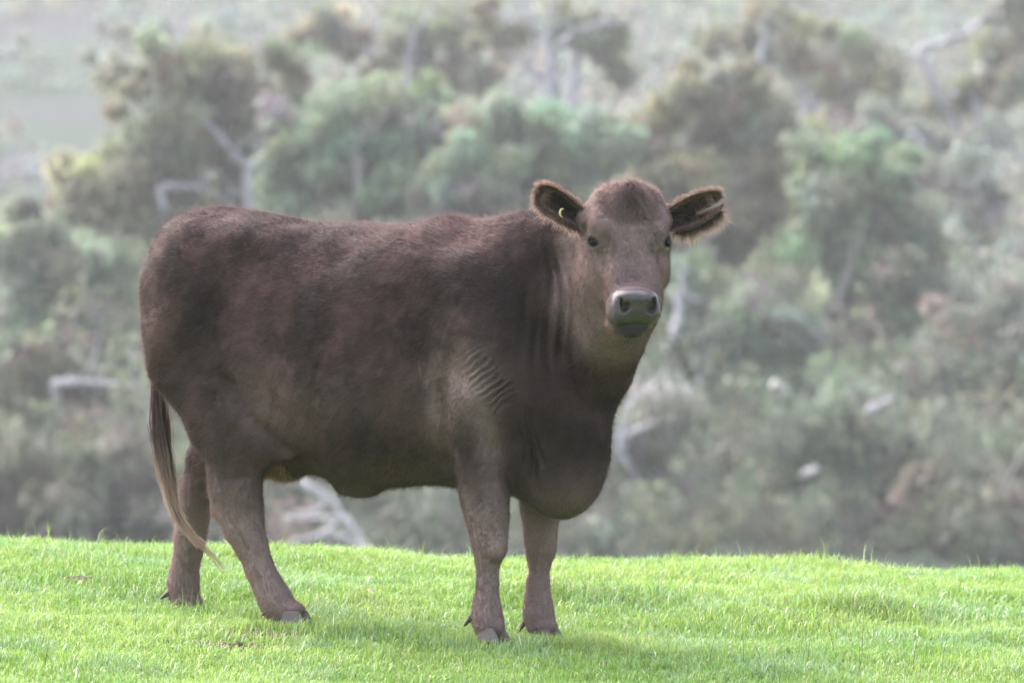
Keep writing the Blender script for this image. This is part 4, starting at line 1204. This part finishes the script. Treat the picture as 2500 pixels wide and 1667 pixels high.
T('gum_tree', 'very distant bluish gum tree with a pale trunk at the left edge', 'tree', 330,
  [(120, 250, 70, 110), (60, 420, 60, 60), (30, 120, 60, 60)], 'grey', b_white, [([(30, 420), (26, 320), (30, 230), (40, 160)], 14)], base=30, dens=.5)
T('gum_tree', 'very distant bluish gum tree left of the tall olive gum', 'tree', 325,
  [(330, 80, 90, 70), (250, 180, 70, 80), (560, 50, 110, 50)], 'grey', b_grey, dens=.5)

# dead grey boughs lying on the slope beyond the hind legs
def bough(label, y, lines):
    G = Geo()
    p0 = BG(lines[0][0][0][0], lines[0][0][0][1], y)
    for pts, rpx in lines:
        pp = A3([BG(u, v, y + rt_.uniform(-.2, .2)) for u, v in pts]) - p0
        n_ = 5 * (len(pp) - 1) + 1; tt_ = np.linspace(0, len(pp) - 1, n_); pp = np.stack([np.interp(tt_, np.arange(len(pp)), pp[:, q_]) for q_ in range(3)], 1) + rt_.randn(n_, 3) * .025
        G.add(*tube(pp, np.linspace(rpx * .8, rpx * .25, n_) * pm(y), 9, .14))
    o = G.build('dead_branch', b_dead); o.location = tuple(p0)
    tag(o, label, 'dead branch', 'dead branches on the slope')
    return o
bough('bent grey dead bough sloping down behind the cow\'s hind legs', 150, [([(690, 1165), (750, 1185), (800, 1215), (850, 1275), (905, 1345), (930, 1390)], 16), ([(800, 1215), (770, 1250), (690, 1258)], 9)])
bough('pale dead bough lying just above the grass between the legs', 149, [([(930, 1370), (860, 1320), (800, 1298), (740, 1315), (670, 1345)], 13), ([(800, 1298), (830, 1262), (700, 1262)], 8)])
bough('short pale dead stub among leaves at right', 152, [([(2120, 1005), (2145, 988), (2180, 970)], 17)])
bough('small pale dead stub lower right of the brisket', 153, [([(1965, 1160), (1985, 1150), (2000, 1140)], 14)])
bough('pale stub below the green crown left of the drooping tree', 155, [([(1890, 935), (1905, 948), (1925, 960)], 13)])
bough('small white stub in the crown near the right edge', 168, [([(2225, 325), (2240, 340), (2262, 352)], 12)])
bough('orange brown dead bough beside the cow\'s chest', 154, [([(1525, 1062), (1560, 1048), (1600, 1030)], 11)])

# scrub: shrubs too many and too faint to count
cs = []; rd = []
for i in range(860):
    y = rt_.uniform(152, 235) if i < 480 else (rt_.uniform(260, 420) if i < 620 else rt_.uniform(157, 180))
    x = rt_.uniform(-26, 26) * (y / 180)
    z = float(ground_z(x, y)); m = rt_.randint(3, 8)
    for j in range(m):
        cs.append([x + rt_.randn() * .9, y + rt_.randn() * .9, z + .3 + abs(rt_.randn()) * (1.5 if i < 620 else 2.0)]); rd.append(rt_.uniform(.5, 1.0))
for i in range(420):
    y = rt_.uniform(188, 250) if i < 260 else rt_.uniform(255, 390)
    x = rt_.uniform(-9.5, 20) * (y / 200)
    z = float(ground_z(x, y))
    for j in range(rt_.randint(4, 9)):
        cs.append([x + rt_.randn() * 1.1, y + rt_.randn() * 1.1, z + .5 + rt_.rand() * 4.2]); rd.append(rt_.uniform(.5, 1.1))
cs = A3(cs); rd = A3(rd); nearm = cs[:, 1] < 182
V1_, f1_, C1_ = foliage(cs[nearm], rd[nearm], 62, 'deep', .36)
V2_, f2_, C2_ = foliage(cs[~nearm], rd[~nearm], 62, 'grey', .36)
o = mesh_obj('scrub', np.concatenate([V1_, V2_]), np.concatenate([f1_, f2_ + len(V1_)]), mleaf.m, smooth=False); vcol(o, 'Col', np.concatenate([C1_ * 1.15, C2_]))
tag(o, 'low brown and green scrub covering the hillside between the trees', 'scrub', kind='stuff')

# ---- valley haze
hz = NM('valley_haze')
hz.n.remove(hz.b)
pv = hz.add('ShaderNodeVolumePrincipled')
pv.inputs['Color'].default_value = (.95, .95, 1.0, 1); pv.inputs['Density'].default_value = .00026; pv.inputs['Anisotropy'].default_value = .2
hz.link(pv.outputs[0], hz.o.inputs['Volume'])
zmin = Z.min() - 1.0; zmax = Z.max() + 6
bx = A3([[sx, sy, sz] for sx in (-421, 421) for sy in (-61, 1301) for sz in (zmin, zmax)])
fc = A3([[0, 1, 3, 2], [4, 6, 7, 5], [0, 4, 5, 1], [2, 3, 7, 6], [0, 2, 6, 4], [1, 5, 7, 3]])
ho = mesh_obj('haze', bx, fc, hz.m, smooth=False)
tag(ho, 'thin pale blue haze filling the valley', 'haze', kind='stuff')
